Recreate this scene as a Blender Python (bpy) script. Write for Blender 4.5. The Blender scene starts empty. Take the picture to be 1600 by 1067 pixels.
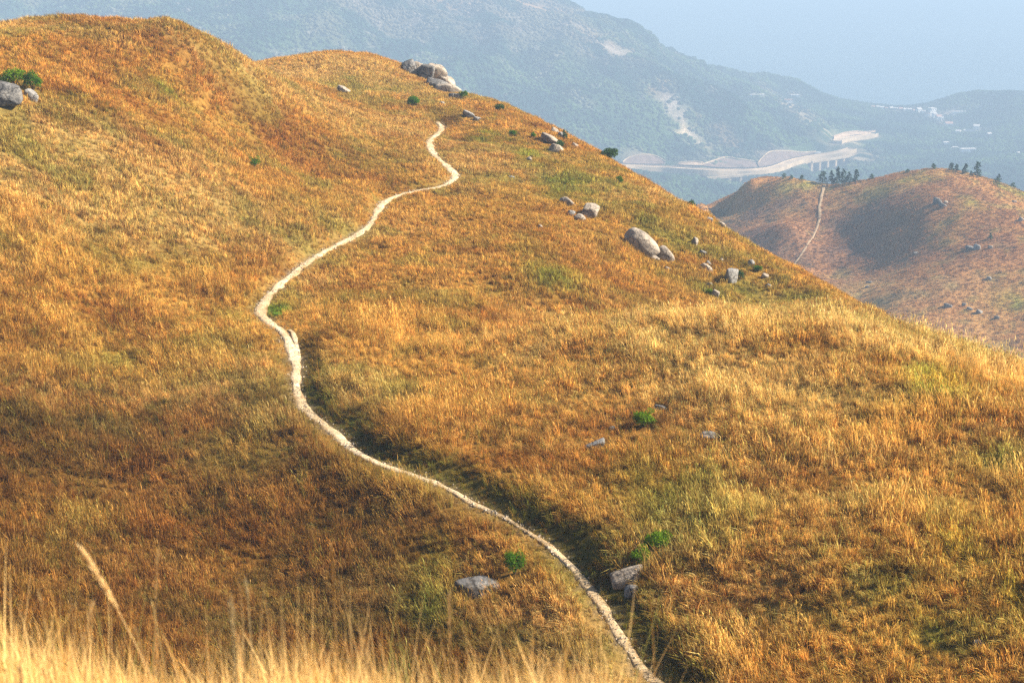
import bpy, math, random
import numpy as np
from mathutils import Vector, noise as mnoise

random.seed(7)
RNG = np.random.default_rng(7)
scene = bpy.context.scene
COL = scene.collection

# ------------------------------------------------------------------ camera
FPX = 2198.0                      # focal length in photograph pixels (1600 wide)
PITCH = math.radians(17.3)
cam_d = bpy.data.cameras.new("camera")
cam = bpy.data.objects.new("camera", cam_d)
COL.objects.link(cam)
cam.location = (0, 0, 0)
cam.rotation_euler = (math.radians(90) - PITCH, 0, 0)
cam_d.sensor_width = 36.0
cam_d.lens = 36.0 * FPX / 1600.0
cam_d.clip_start = 0.1
cam_d.clip_end = 60000
cam_d.dof.use_dof = True
cam_d.dof.focus_distance = 95.0
cam_d.dof.aperture_fstop = 5.2
scene.camera = cam

# ------------------------------------------------------------------ sky, sun, exposure
SUN_EL = math.radians(35)
SUN_AZ = math.radians(86)         # clockwise from the viewing direction (+Y)
world = bpy.data.worlds.new("World")
scene.world = world
world.use_nodes = True
wn = world.node_tree
wn.nodes.clear()
sky = wn.nodes.new("ShaderNodeTexSky")
sky.sky_type = 'NISHITA'
sky.sun_disc = False
sky.sun_elevation = SUN_EL
sky.sun_rotation = SUN_AZ
sky.altitude = 400
sky.air_density = 1.0
sky.dust_density = 1.0
bg = wn.nodes.new("ShaderNodeBackground")
bg.inputs["Strength"].default_value = 0.06
wo = wn.nodes.new("ShaderNodeOutputWorld")
wn.links.new(sky.outputs[0], bg.inputs[0])
wn.links.new(bg.outputs[0], wo.inputs[0])
sd = bpy.data.lights.new("sun", 'SUN')
sd.energy = 5.0
sd.angle = math.radians(0.5)
sd.color = (1.0, 0.90, 0.76)
sun = bpy.data.objects.new("sun", sd)
COL.objects.link(sun)
sdir = Vector((math.cos(SUN_EL) * math.sin(SUN_AZ), math.cos(SUN_EL) * math.cos(SUN_AZ), math.sin(SUN_EL)))
sun.rotation_euler = sdir.to_track_quat('Z', 'Y').to_euler()
sun.location = (60, 20, 60)
vs = scene.view_settings
vs.view_transform = 'Standard'
vs.look = 'None'
vs.exposure = 1.70
vs.gamma = 1.0
vs.use_curve_mapping = False
scene.cycles.use_denoising = False
scene.cycles.use_adaptive_sampling = False
scene.cycles.max_bounces = 5
scene.cycles.diffuse_bounces = 2
scene.cycles.glossy_bounces = 2
scene.cycles.transmission_bounces = 3
scene.cycles.volume_bounces = 0
scene.cycles.sample_clamp_indirect = 4

# ------------------------------------------------------------------ helpers
def tag(o, label=None, cat=None, group=None, kind=None):
    if label: o["label"] = label
    if cat: o["category"] = cat
    if group: o["group"] = group
    if kind: o["kind"] = kind
    return o

def mesh_obj(name, verts, faces, mat=None, parent=None, smooth=False, cols=None):
    me = bpy.data.meshes.new(name)
    me.from_pydata([tuple(v) for v in verts] if not isinstance(verts, np.ndarray) else verts.tolist(), [],
                   faces if not isinstance(faces, np.ndarray) else faces.tolist())
    if cols is not None:
        a = me.attributes.new("tint", 'FLOAT_COLOR', 'POINT')
        c = np.ones((len(me.vertices), 4), dtype=np.float32)
        c[:, :3] = cols
        a.data.foreach_set("color", c.ravel())
    if smooth:
        me.polygons.foreach_set("use_smooth", np.ones(len(me.polygons), dtype=bool))
    if mat: me.materials.append(mat)
    me.update()
    o = bpy.data.objects.new(name, me)
    COL.objects.link(o)
    if parent: o.parent = parent
    return o

def empty(name, loc):
    o = bpy.data.objects.new(name, None)
    COL.objects.link(o)
    o.location = loc
    o.empty_display_size = 0.3
    return o

def ray(px, py):
    """direction through a photograph pixel, scaled so that its forward (y) component is 1"""
    u = (np.asarray(px, float) - 800.0) / FPX
    v = (np.asarray(py, float) - 533.5) / FPX
    c, s = math.cos(PITCH), math.sin(PITCH)
    y = c - v * s
    return u / y, (-s - v * c) / y

def P(px, py, Y):
    rx, rz = ray(px, py)
    return (float(rx) * Y, Y, float(rz) * Y)

# value noise on numpy arrays
_T = np.random.default_rng(11).random((512, 512))
def vnoise(x, y, seed=0):
    x = x + seed * 37.17; y = y + seed * 91.73
    xi = np.floor(x).astype(int); yi = np.floor(y).astype(int)
    fx = x - xi; fy = y - yi
    fx = fx * fx * fx * (fx * (fx * 6 - 15) + 10); fy = fy * fy * fy * (fy * (fy * 6 - 15) + 10)
    a = _T[xi & 511, yi & 511]; b = _T[(xi + 1) & 511, yi & 511]
    c = _T[xi & 511, (yi + 1) & 511]; d = _T[(xi + 1) & 511, (yi + 1) & 511]
    return (a * (1 - fx) + b * fx) * (1 - fy) + (c * (1 - fx) + d * fx) * fy
def fbm(x, y, scale, octv=4, seed=0, gain=0.5):
    """about -1..1, scale in metres"""
    s = np.zeros_like(x, dtype=float); amp = 1.0; tot = 0
    for o in range(octv):
        k = 2.0 ** o / scale
        ca, sa = math.cos(o * 1.1 + seed), math.sin(o * 1.1 + seed)
        s += amp * (vnoise((x * ca - y * sa) * k, (x * sa + y * ca) * k, seed + o) * 2 - 1)
        tot += amp; amp *= gain
    return s / tot * 1.6
def sstep(a, b, x):
    t = np.clip((x - a) / (b - a), 0, 1)
    return t * t * (3 - 2 * t)

class TPS:
    def __init__(self, pts, lam=0.0):
        p = np.array(pts, float)
        self.s = np.array([np.ptp(p[:, 0]), np.ptp(p[:, 1])]).max()
        self.xy = p[:, :2] / self.s
        n = len(p)
        K = self._k(self.xy, self.xy) + lam * np.eye(n)
        Q = np.hstack([np.ones((n, 1)), self.xy])
        A = np.zeros((n + 3, n + 3)); A[:n, :n] = K; A[:n, n:] = Q; A[n:, :n] = Q.T
        self.w = np.linalg.solve(A, np.concatenate([p[:, 2], np.zeros(3)]))
    def _k(self, a, b):
        d2 = ((a[:, None, :] - b[None, :, :]) ** 2).sum(-1)
        return d2 * np.log(d2 + 1e-12)
    def __call__(self, x, y):
        q = np.stack([x.ravel(), y.ravel()], 1) / self.s
        out = np.empty(len(q)); n = len(self.xy)
        for i in range(0, len(q), 20000):
            c = q[i:i + 20000]
            out[i:i + 20000] = self._k(c, self.xy) @ self.w[:n] + self.w[n] + c @ self.w[n + 1:]
        return out.reshape(x.shape)

class Field:
    """height grid with bilinear look-up and ray casting"""
    def __init__(self, x0, x1, y0, y1, step):
        self.xs = np.arange(x0, x1 + step * .5, step); self.ys = np.arange(y0, y1 + step * .5, step)
        self.x0, self.y0, self.st = x0, y0, step
        self.X, self.Y = np.meshgrid(self.xs, self.ys, indexing='ij')
        self.Z = None
    def h(self, x, y):
        x = np.asarray(x, float); y = np.asarray(y, float)
        fx = np.clip((x - self.x0) / self.st, 0, len(self.xs) - 1.001)
        fy = np.clip((y - self.y0) / self.st, 0, len(self.ys) - 1.001)
        i = fx.astype(int); j = fy.astype(int); fx = fx - i; fy = fy - j
        Z = self.Z
        return (Z[i, j] * (1 - fx) + Z[i + 1, j] * fx) * (1 - fy) + (Z[i, j + 1] * (1 - fx) + Z[i + 1, j + 1] * fx) * fy
    def hit(self, px, py, ymin=25, ymax=None, n=1500):
        ymax = ymax or self.ys[-1]
        rx, rz = ray(px, py)
        Y = np.linspace(ymin, ymax, n)
        d = rz * Y - self.h(rx * Y, Y)
        k = np.nonzero(d < 0)[0]
        k = k[0] if len(k) else int(np.argmin(d))
        y = Y[k]
        if k > 0 and d[k] < 0:
            a, b = d[k - 1], d[k]
            y = Y[k - 1] + (Y[k] - Y[k - 1]) * a / (a - b + 1e-9)
        return float(rx * y), float(y), float(self.h(rx * y, y))
    def normal(self, x, y, e=0.8):
        gx = (self.h(x + e, y) - self.h(x - e, y)) / (2 * e)
        gy = (self.h(x, y + e) - self.h(x, y - e)) / (2 * e)
        n = np.stack([-gx, -gy, np.ones_like(gx)], -1)
        return n / np.linalg.norm(n, axis=-1, keepdims=True)
    def build(self, name, mat, cols=None):
        nx, ny = self.X.shape
        me = bpy.data.meshes.new(name)
        V = np.stack([self.X, self.Y, self.Z], -1).reshape(-1, 3).astype(np.float32)
        i, j = np.meshgrid(np.arange(nx - 1), np.arange(ny - 1), indexing='ij')
        a = (i * ny + j).ravel()
        F = np.stack([a, a + ny, a + ny + 1, a + 1], 1).astype(np.int32)
        me.vertices.add(len(V)); me.vertices.foreach_set("co", V.ravel())
        me.loops.add(F.size); me.loops.foreach_set("vertex_index", F.ravel())
        me.polygons.add(len(F))
        me.polygons.foreach_set("loop_start", np.arange(0, F.size, 4, dtype=np.int32))
        me.polygons.foreach_set("use_smooth", np.ones(len(F), dtype=bool))
        if cols is not None:
            at = me.attributes.new("tint", 'FLOAT_COLOR', 'POINT')
            c = np.ones((len(V), 4), dtype=np.float32); c[:, :3] = cols.reshape(-1, 3)
            at.data.foreach_set("color", c.ravel())
        me.materials.append(mat)
        me.update(calc_edges=True)
        me.validate()
        o = bpy.data.objects.new(name, me); COL.objects.link(o)
        return tag(o, kind="structure")

# ------------------------------------------------------------------ materials
def new_mat(name):
    m = bpy.data.materials.new(name); m.use_nodes = True
    nt = m.node_tree; nt.nodes.clear()
    out = nt.nodes.new("ShaderNodeOutputMaterial")
    return m, nt, out
def nd(nt, t, **kw):
    n = nt.nodes.new(t)
    for k, v in kw.items():
        if hasattr(n, k): setattr(n, k, v)
        else: n.inputs[k.replace("_", " ")].default_value = v
    return n
def mixrgb(nt, fac, a, b, mode='MIX'):
    n = nt.nodes.new("ShaderNodeMix"); n.data_type = 'RGBA'; n.blend_type = mode
    for sock, v in ((n.inputs[0], fac), (n.inputs[6], a), (n.inputs[7], b)):
        if isinstance(v, bpy.types.NodeSocket): nt.links.new(v, sock)
        elif isinstance(v, (tuple, list)): sock.default_value = (*v[:3], 1)
        else: sock.default_value = v
    return n.outputs[2]
def noise_n(nt, scale, detail=4, rough=0.55, vec=None):
    n = nt.nodes.new("ShaderNodeTexNoise"); n.inputs["Scale"].default_value = scale
    n.inputs["Detail"].default_value = detail; n.inputs["Roughness"].default_value = rough
    if vec is None:
        g = nt.nodes.new("ShaderNodeNewGeometry"); vec = g.outputs["Position"]
    nt.links.new(vec, n.inputs["Vector"])
    return n.outputs[0]
def ramp(nt, fac, stops):
    r = nt.nodes.new("ShaderNodeValToRGB")
    el = r.color_ramp.elements
    while len(el) < len(stops): el.new(0.5)
    for e, (p, c) in zip(el, stops):
        e.position = p; e.color = (*c, 1) if len(c) == 3 else c
    nt.links.new(fac, r.inputs[0]); return r.outputs[0]
def bump(nt, h, strength, dist):
    b = nt.nodes.new("ShaderNodeBump"); b.inputs["Strength"].default_value = strength
    b.inputs["Distance"].default_value = dist; nt.links.new(h, b.inputs["Height"]); return b.outputs[0]
def finish(nt, out, col, rough=0.9, normal=None, spec=0.2):
    b = nt.nodes.new("ShaderNodeBsdfPrincipled")
    if isinstance(col, bpy.types.NodeSocket): nt.links.new(col, b.inputs["Base Color"])
    else: b.inputs["Base Color"].default_value = (*col, 1)
    b.inputs["Roughness"].default_value = rough
    b.inputs["Specular IOR Level"].default_value = spec
    if normal is not None: nt.links.new(normal, b.inputs["Normal"])
    nt.links.new(b.outputs[0], out.inputs[0]); return b

def mat_ground(name, mul=0.75, s=1.0, bs=0.9, bd=0.25):
    m, nt, out = new_mat(name)
    at = nd(nt, "ShaderNodeAttribute"); at.attribute_name = "tint"
    n1 = noise_n(nt, 2.2 / s, 6, 0.65)
    v = ramp(nt, n1, [(0.25, (0.5, 0.5, 0.5)), (0.5, (0.95, 0.95, 0.95)), (0.78, (1.45, 1.4, 1.35))])
    c = mixrgb(nt, 1.0, at.outputs["Color"], v, 'MULTIPLY')
    c = mixrgb(nt, 1.0, c, (mul, mul, mul), 'MULTIPLY')
    finish(nt, out, c, 1.0, bump(nt, noise_n(nt, 3.0 / s, 5, 0.7), bs, bd * s), 0.0)
    return m

def mat_blade(name, trans=0.35):
    """blade colour = tint of the tuft (instancer) x variation of the blade (mesh)"""
    m, nt, out = new_mat(name)
    at = nd(nt, "ShaderNodeAttribute"); at.attribute_type = 'INSTANCER'; at.attribute_name = "tint"
    bl = nd(nt, "ShaderNodeAttribute"); bl.attribute_name = "tint"
    c = mixrgb(nt, 1.0, at.outputs["Color"], bl.outputs["Color"], 'MULTIPLY')
    d = nt.nodes.new("ShaderNodeBsdfDiffuse"); t = nt.nodes.new("ShaderNodeBsdfTranslucent")
    mx = nt.nodes.new("ShaderNodeMixShader"); mx.inputs[0].default_value = trans
    nt.links.new(c, d.inputs[0]); nt.links.new(c, t.inputs[0])
    nt.links.new(d.outputs[0], mx.inputs[1]); nt.links.new(t.outputs[0], mx.inputs[2])
    nt.links.new(mx.outputs[0], out.inputs[0])
    return m

def mat_leaf(name, c1, c2, c3, scale=6.0, trans=0.3):
    m, nt, out = new_mat(name)
    n = noise_n(nt, scale, 3, 0.6)
    c = ramp(nt, n, [(0.3, c1), (0.5, c2), (0.7, c3)])
    d = nt.nodes.new("ShaderNodeBsdfDiffuse"); t = nt.nodes.new("ShaderNodeBsdfTranslucent")
    mx = nt.nodes.new("ShaderNodeMixShader"); mx.inputs[0].default_value = trans
    nt.links.new(c, d.inputs[0]); nt.links.new(c, t.inputs[0])
    nt.links.new(d.outputs[0], mx.inputs[1]); nt.links.new(t.outputs[0], mx.inputs[2])
    nt.links.new(mx.outputs[0], out.inputs[0])
    return m

def mat_rock(name, base, dark, pale, s=1.0):
    m, nt, out = new_mat(name)
    tc = nd(nt, "ShaderNodeTexCoord")
    n1 = noise_n(nt, 0.9 / s, 5, 0.6, tc.outputs["Object"])
    c = ramp(nt, n1, [(0.3, dark), (0.48, base), (0.68, pale)])
    n2 = noise_n(nt, 7.0 / s, 6, 0.75, tc.outputs["Object"])
    sp = ramp(nt, n2, [(0.36, (0.45, 0.44, 0.43)), (0.47, (0.95, 0.95, 0.95)), (0.7, (1.25, 1.22, 1.15))])
    c = mixrgb(nt, 1.0, c, sp, 'MULTIPLY')
    vo = nt.nodes.new("ShaderNodeTexVoronoi"); vo.feature = 'DISTANCE_TO_EDGE'; vo.inputs["Scale"].default_value = .75 / s
    wv = nt.nodes.new("ShaderNodeVectorMath"); wv.operation = 'MULTIPLY_ADD'; wn_ = nt.nodes.new("ShaderNodeTexNoise"); wn_.inputs["Scale"].default_value = 1.5
    nt.links.new(tc.outputs["Object"], wn_.inputs["Vector"]); nt.links.new(wn_.outputs["Color"], wv.inputs[0]); wv.inputs[1].default_value = (.6, .6, .6); nt.links.new(tc.outputs["Object"], wv.inputs[2])
    nt.links.new(wv.outputs[0], vo.inputs["Vector"])
    c = mixrgb(nt, 1.0, c, ramp(nt, vo.outputs["Distance"], [(0.0, (.25, .22, .2)), (0.035, (.9, .9, .9)), (.06, (1, 1, 1))]), 'MULTIPLY')
    finish(nt, out, c, 0.92, bump(nt, noise_n(nt, 4.0 / s, 8, 0.72, tc.outputs["Object"]), 0.9, 0.12 * s), 0.2)
    return m

def mat_plain(name, col, var=0.25, scale=1.0, rough=0.9, bs=0.4, bd=0.1):
    m, nt, out = new_mat(name)
    n = noise_n(nt, scale, 6, 0.65)
    lo = tuple(c * (1 - var) for c in col); hi = tuple(c * (1 + var) for c in col)
    finish(nt, out, ramp(nt, n, [(0.3, lo), (0.7, hi)]), rough, bump(nt, n, bs, bd), 0.2)
    return m

M_GROUND = mat_ground("dry_grass_ground", 0.32)
M_HILL2 = mat_ground("distant_grass_ground", 0.8, 3.0, 0.8, 0.35)
M_LAND = mat_ground("wooded_land", 0.9, 12.0, 0.9, 0.35)
M_BLADE = mat_blade("dry_grass_blade", 0.42)
M_ROCK = mat_rock("granite", (0.27, 0.225, 0.175), (0.12, 0.105, 0.09), (0.38, 0.32, 0.245))
M_ROCKB = mat_rock("grey_granite", (0.21, 0.20, 0.185), (0.09, 0.088, 0.085), (0.31, 0.295, 0.26))
M_ROCKD = mat_rock("dark_and_shaded_granite", (0.115, 0.11, 0.105), (0.05, 0.05, 0.05), (0.24, 0.225, 0.20), 1.5)
M_GREEN = mat_leaf("bright_green_leaves", (0.05, 0.09, 0.006), (0.10, 0.185, 0.008), (0.20, 0.29, 0.02), 5)
M_DKGREEN = mat_leaf("dark_green_leaves", (0.022, 0.045, 0.012), (0.04, 0.08, 0.02), (0.07, 0.12, 0.03), 4)
M_PINE = mat_leaf("pine_needles", (0.012, 0.03, 0.012), (0.022, 0.05, 0.02), (0.04, 0.075, 0.03), 0.8, 0.15)
M_WOOD = mat_plain("bark", (0.12, 0.08, 0.05), 0.3, 8)
M_PATH = None

# ------------------------------------------------------------------ near hillside
ctl = []
def C(px, py, Y): ctl.append(P(px, py, Y))
# path shelf
for q in [(1030,1060,47.5),(962,980,51),(905,895,55.5),(830,832,59.5),(740,785,62.7),(640,738,67),(560,707,70),
          (480,640,77.5),(463,590,83),(448,525,91),(406,485,98.5),(455,428,109),(515,388,118),(590,330,133),
          (660,296,145),(711,272,152),(672,228,168),(690,198,184)]: C(*q)
# left hill
for q in [(0,35,148),(100,28,150),(200,43,150),(300,55,152),(380,80,163),(100,150,127),(0,130,126),(200,250,119),
          (0,300,104),(0,500,84),(0,700,68),(0,900,54.5),(200,400,102),(200,600,82.5),(200,800,65.5),(200,960,53.5),
          (400,600,80),(400,700,72),(400,800,65.2),(400,920,57.5),(600,800,63.8),(600,900,57.6),(600,1010,51.3),
          (800,950,53),(800,1050,47.7),(350,250,129),(350,150,150),(350,400,108),(450,130,168),(500,200,160),
          (500,300,136),(600,215,169),(560,150,192),(-200,60,140),(-200,300,98),(-200,600,72),(-200,900,52)]: C(*q)
# far ridge with the boulders
for q in [(430,93,222),(500,84,232),(560,86,236),(640,110,234),(680,128,230),(740,157,216),(850,193,205),(950,243,184),
          (1030,292,167),(1100,332,153),(1200,397,141),(1300,447,132),(1372,487,123)]: C(*q)
# back slope
for q in [(600,400,115),(550,480,98),(700,400,116),(700,330,133),(700,480,98.5),(800,400,118),(800,480,101),(850,280,154),
          (800,220,176),(900,300,150),(900,370,130),(900,450,112),(1000,350,141),(1000,450,121),(1100,400,137),(1100,465,127),
          (1200,440,131.5),(1250,470,127)]: C(*q)
# knoll
for q in [(640,640,77.5),(600,560,86),(720,530,91.5),(900,500,92),(1100,484,92),(1200,484,91),(1300,489,88),(1450,520,83),(1600,575,77),
          (700,640,76),(760,700,70.5),(900,600,79),(900,700,69.6),(1100,600,76),(1100,700,67),(1300,700,64.5),(1500,650,67),
          (1100,830,57.3),(1300,900,51.3),(1000,900,54.8),(1500,800,56),(1500,1000,45),(1300,1050,45.2),(1100,1000,50.2),(1060,1040,48.3),
          (1700,750,57),(1750,640,66),(1700,1000,43),(1900,700,56)]: C(*q)
for q in [(850,520,102),(950,526,105),(1050,534,107),(1100,538,108),(1200,538,108),(1300,530,104),(1370,532,100)]: C(*q)
# hidden ground: it falls away behind every skyline
SKY = [(-200,60,140),(0,35,148),(100,28,150),(200,43,150),(300,55,152),(380,80,163),(430,93,222),(500,84,232),(560,86,236),(640,110,234),(680,128,230),
       (740,157,216),(850,193,205),(950,243,184),(1030,292,167),(1100,332,153),(1200,397,141),(1300,447,132),(1372,487,123),(1480,530,82),(1600,575,77),(1750,640,66)]
for px, py, Y in SKY:
    wide = 1.0
    if px < 400:
        if px >= 0: ctl.append(P(px, py + 14, Y + 14))
        if px < 300: ctl.append(P(px, py + 75, Y + 45))
    else:
        ctl.append(P(px, py + 16, Y + 14)); 
        ctl.append(P(px, py + 70, Y + 42))
    ctl.append(P(px, py + 210, Y + 120))
ctl += [(-130,120,-20),(-130,60,-28),(-60,30,-24),(-110,0,-18),(0,-12,2),(60,-5,-12),(-50,-5,-4),(110,0,-30),(90,40,-40),(60,40,-29),
        (0,0,-1.62),(-4,0,-1.5),(4,0,-2.0),(-3,4,-2.72),(-1.4,4,-2.76),(0,4,-2.82),(1,4,-3.12),(2,4,-3.6),(4,4,-4.6),(-8,4,-2.9),
        (0,6,-5.0),(-4,6,-4.7),(3,6,-5.8),(0,10,-8.6),(-8,10,-8),(8,10,-9.6),(0,20,-16.8),(-14,20,-16),(14,20,-17.2),
        (0,32,-24.2),(-16,32,-23.6),(18,32,-23.8),(32,32,-23.4)]
N = Field(-135, 135, -8, 330, 0.6)
tps = TPS(ctl, 1e-6)
_c = Field(-135.3, 136, -9, 332, 2.4)
_c.Z = tps(_c.X, _c.Y)
fine = (N.Y < 16)
N.Z = _c.h(N.X, N.Y)
# smooth the coarse look-up, exact thin plate values close to the camera
Zs = N.Z.copy()
for _ in range(3):
    Zs[1:-1, 1:-1] = (Zs[1:-1, 1:-1] * 4 + Zs[:-2, 1:-1] + Zs[2:, 1:-1] + Zs[1:-1, :-2] + Zs[1:-1, 2:]) / 8
N.Z = Zs
jm = int((16 + 8) / 0.6)
N.Z[:, :jm] = tps(N.X[:, :jm], N.Y[:, :jm])
und = 0.55 * fbm(N.X, N.Y, 17, 3, 3) + 0.20 * fbm(N.X, N.Y, 4.5, 2, 5)
N.Z -= 0.34 * sstep(60, 100, N.Y)
N.Z += und * sstep(40, 70, N.Y) * (0.45 + 0.55 * sstep(80, 140, N.Y))

PATH_W = .80
PATH_PX = [(1050,1085,.50),(1030,1067,.50),(1005,1045,.5),(985,1015,.48),(962,980,.46),(938,940,.45),(905,895,.42),(870,862,.36),(830,832,.30),(790,808,.32),
  (740,785,.36),(690,757,.36),(640,738,.36),(590,722,.36),(560,707,.38),(535,685,.42),(505,660,.46),(480,640,.48),(466,615,.46),
  (463,590,.46),(465,570,.5),(455,545,.52),(447,525,.42),(435,512,.42),(417,499,.52),(406,486,.6),(412,470,.55),(430,450,.55),(455,428,.55),
  (480,408,.52),(515,388,.5),(550,370,.52),(578,350,.55),(590,330,.55),(600,315,.55),(630,302,.5),(660,296,.48),(690,290,.48),
  (708,280,.55),(711,272,.62),(697,258,.6),(682,245,.6),(672,230,.6),(673,218,.6),(685,207,.62),(690,198,.6),(683,190,.5)]
def catmull(pts, n=10):
    p = np.array(pts, float); p = np.vstack([2 * p[0] - p[1], p, 2 * p[-1] - p[-2]])
    out = []
    for i in range(1, len(p) - 2):
        for t in np.arange(n) / n:
            out.append(0.5 * (2 * p[i] + (p[i+1] - p[i-1]) * t + (2*p[i-1] - 5*p[i] + 4*p[i+1] - p[i+2]) * t*t + (3*p[i] - p[i-1] - 3*p[i+1] + p[i+2]) * t**3))
    out.append(p[-2]); return np.array(out)
def world_line(F, pix, step, ymin, ymax=None):
    q = catmull(pix, 8)
    w = []
    for a in q:
        x, y, z = F.hit(a[0], a[1], ymin, ymax); w.append((x, y, a[2]))
    w = np.array(w)
    for _ in range(2): w[1:-1, :2] = (w[:-2, :2] + 2 * w[1:-1, :2] + w[2:, :2]) / 4
    s = np.concatenate([[0], np.cumsum(np.linalg.norm(np.diff(w[:, :2], axis=0), axis=1))])
    t = np.arange(0, s[-1], step)
    return np.stack([np.interp(t, s, w[:, k]) for k in range(3)], 1)
PATH_PX = [(a, b, c * (.50 + .20 * float(sstep(860, 620, np.array(float(b)))))) for a, b, c in PATH_PX]
PATH = world_line(N, PATH_PX, 0.35, 38)

def dist_path(x, y, line):
    """distance to the line, signed side (+ right of the walking direction away from the camera), arclength index"""
    d = np.full(x.shape, 1e9); sd = np.zeros(x.shape); ix = np.zeros(x.shape, int)
    T = np.gradient(line[:, :2], axis=0); T /= np.linalg.norm(T, axis=1)[:, None]
    for a in range(0, len(line), 40):
        seg = line[a:a + 40]
        m = (x > seg[:, 0].min() - 14) & (x < seg[:, 0].max() + 14) & (y > seg[:, 1].min() - 14) & (y < seg[:, 1].max() + 14)
        if not m.any(): continue
        xx, yy = x[m], y[m]
        D = (xx[:, None] - seg[None, :, 0]) ** 2 + (yy[:, None] - seg[None, :, 1]) ** 2
        k = D.argmin(1); dd = np.sqrt(D[np.arange(len(k)), k])
        tt = T[a + k]; s = tt[:, 1] * (xx - seg[k, 0]) - tt[:, 0] * (yy - seg[k, 1])
        old = d[m]; better = dd < old
        d0, s0, i0 = d[m], sd[m], ix[m]
        d0[better] = dd[better]; s0[better] = s[better]; i0[better] = (a + k)[better]
        d[m] = d0; sd[m] = s0; ix[m] = i0
    return d, sd, ix
def bank_profile(d, s, y, x):
    """gully bank on the sun side of the path, low shoulder on the other"""
    side = np.where(s > 0, 1.0, 0.0)
    stren = sstep(96, 84, y) * (0.75 + 0.25 * sstep(75, 60, y))
    wob = 1 + 0.25 * fbm(x, y, 5, 2, 21)
    up = sstep(0.8, 2.1, d) * wob - 0.25 * sstep(.4, 1.0, d) * sstep(2.2, 1.2, d)
    fade = 1 - sstep(4.0, 12, d)
    H = 0.50 * (.35 + .65 * sstep(47, 58, y)) * stren * up * fade * side
    # beyond y 96 a slight cut on the uphill side
    H += 0.35 * sstep(.6, 1.6, d) * (1 - sstep(2.5, 7, d)) * sstep(90, 105, y) * (1 - side)
    H += (1 - side) * 0.25 * sstep(.5, 1.2, d) * (1 - sstep(1.5, 4, d)) * sstep(96, 84, y)
    return H
D0, S0, I0 = dist_path(N.X, N.Y, PATH)
BASE = N.Z.copy()
N.Z = N.Z + bank_profile(D0, S0, N.Y, N.X)
PZ = N.h(PATH[:, 0], PATH[:, 1])
for _ in range(6): PZ[1:-1] = (PZ[:-2] + 2 * PZ[1:-1] + PZ[2:]) / 4
wpath = PATH[I0, 2]
flat = 1 - sstep(0.5, 1.5, D0)
N.Z = N.Z * (1 - flat) + (PZ[I0] - 0.02) * flat
N.Z -= 0.12 * (1 - sstep(wpath * .9, wpath + 0.45, D0))

# ------------------------------------------------------------------ colours of the grass cover
STRAW = np.array([0.80, 0.52, 0.165]); ORANGE = np.array([0.72, 0.395, 0.085]); RUST = np.array([0.45, 0.175, 0.032])
BROWN = np.array([0.22, 0.10, 0.02]); OLIVE = np.array([0.37, 0.32, 0.06]); GREEN = np.array([0.20, 0.30, 0.03]); LIME = np.array([0.46, 0.56, 0.04])
def mixc(a, b, t): return a + (b - a) * t[..., None]
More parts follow.
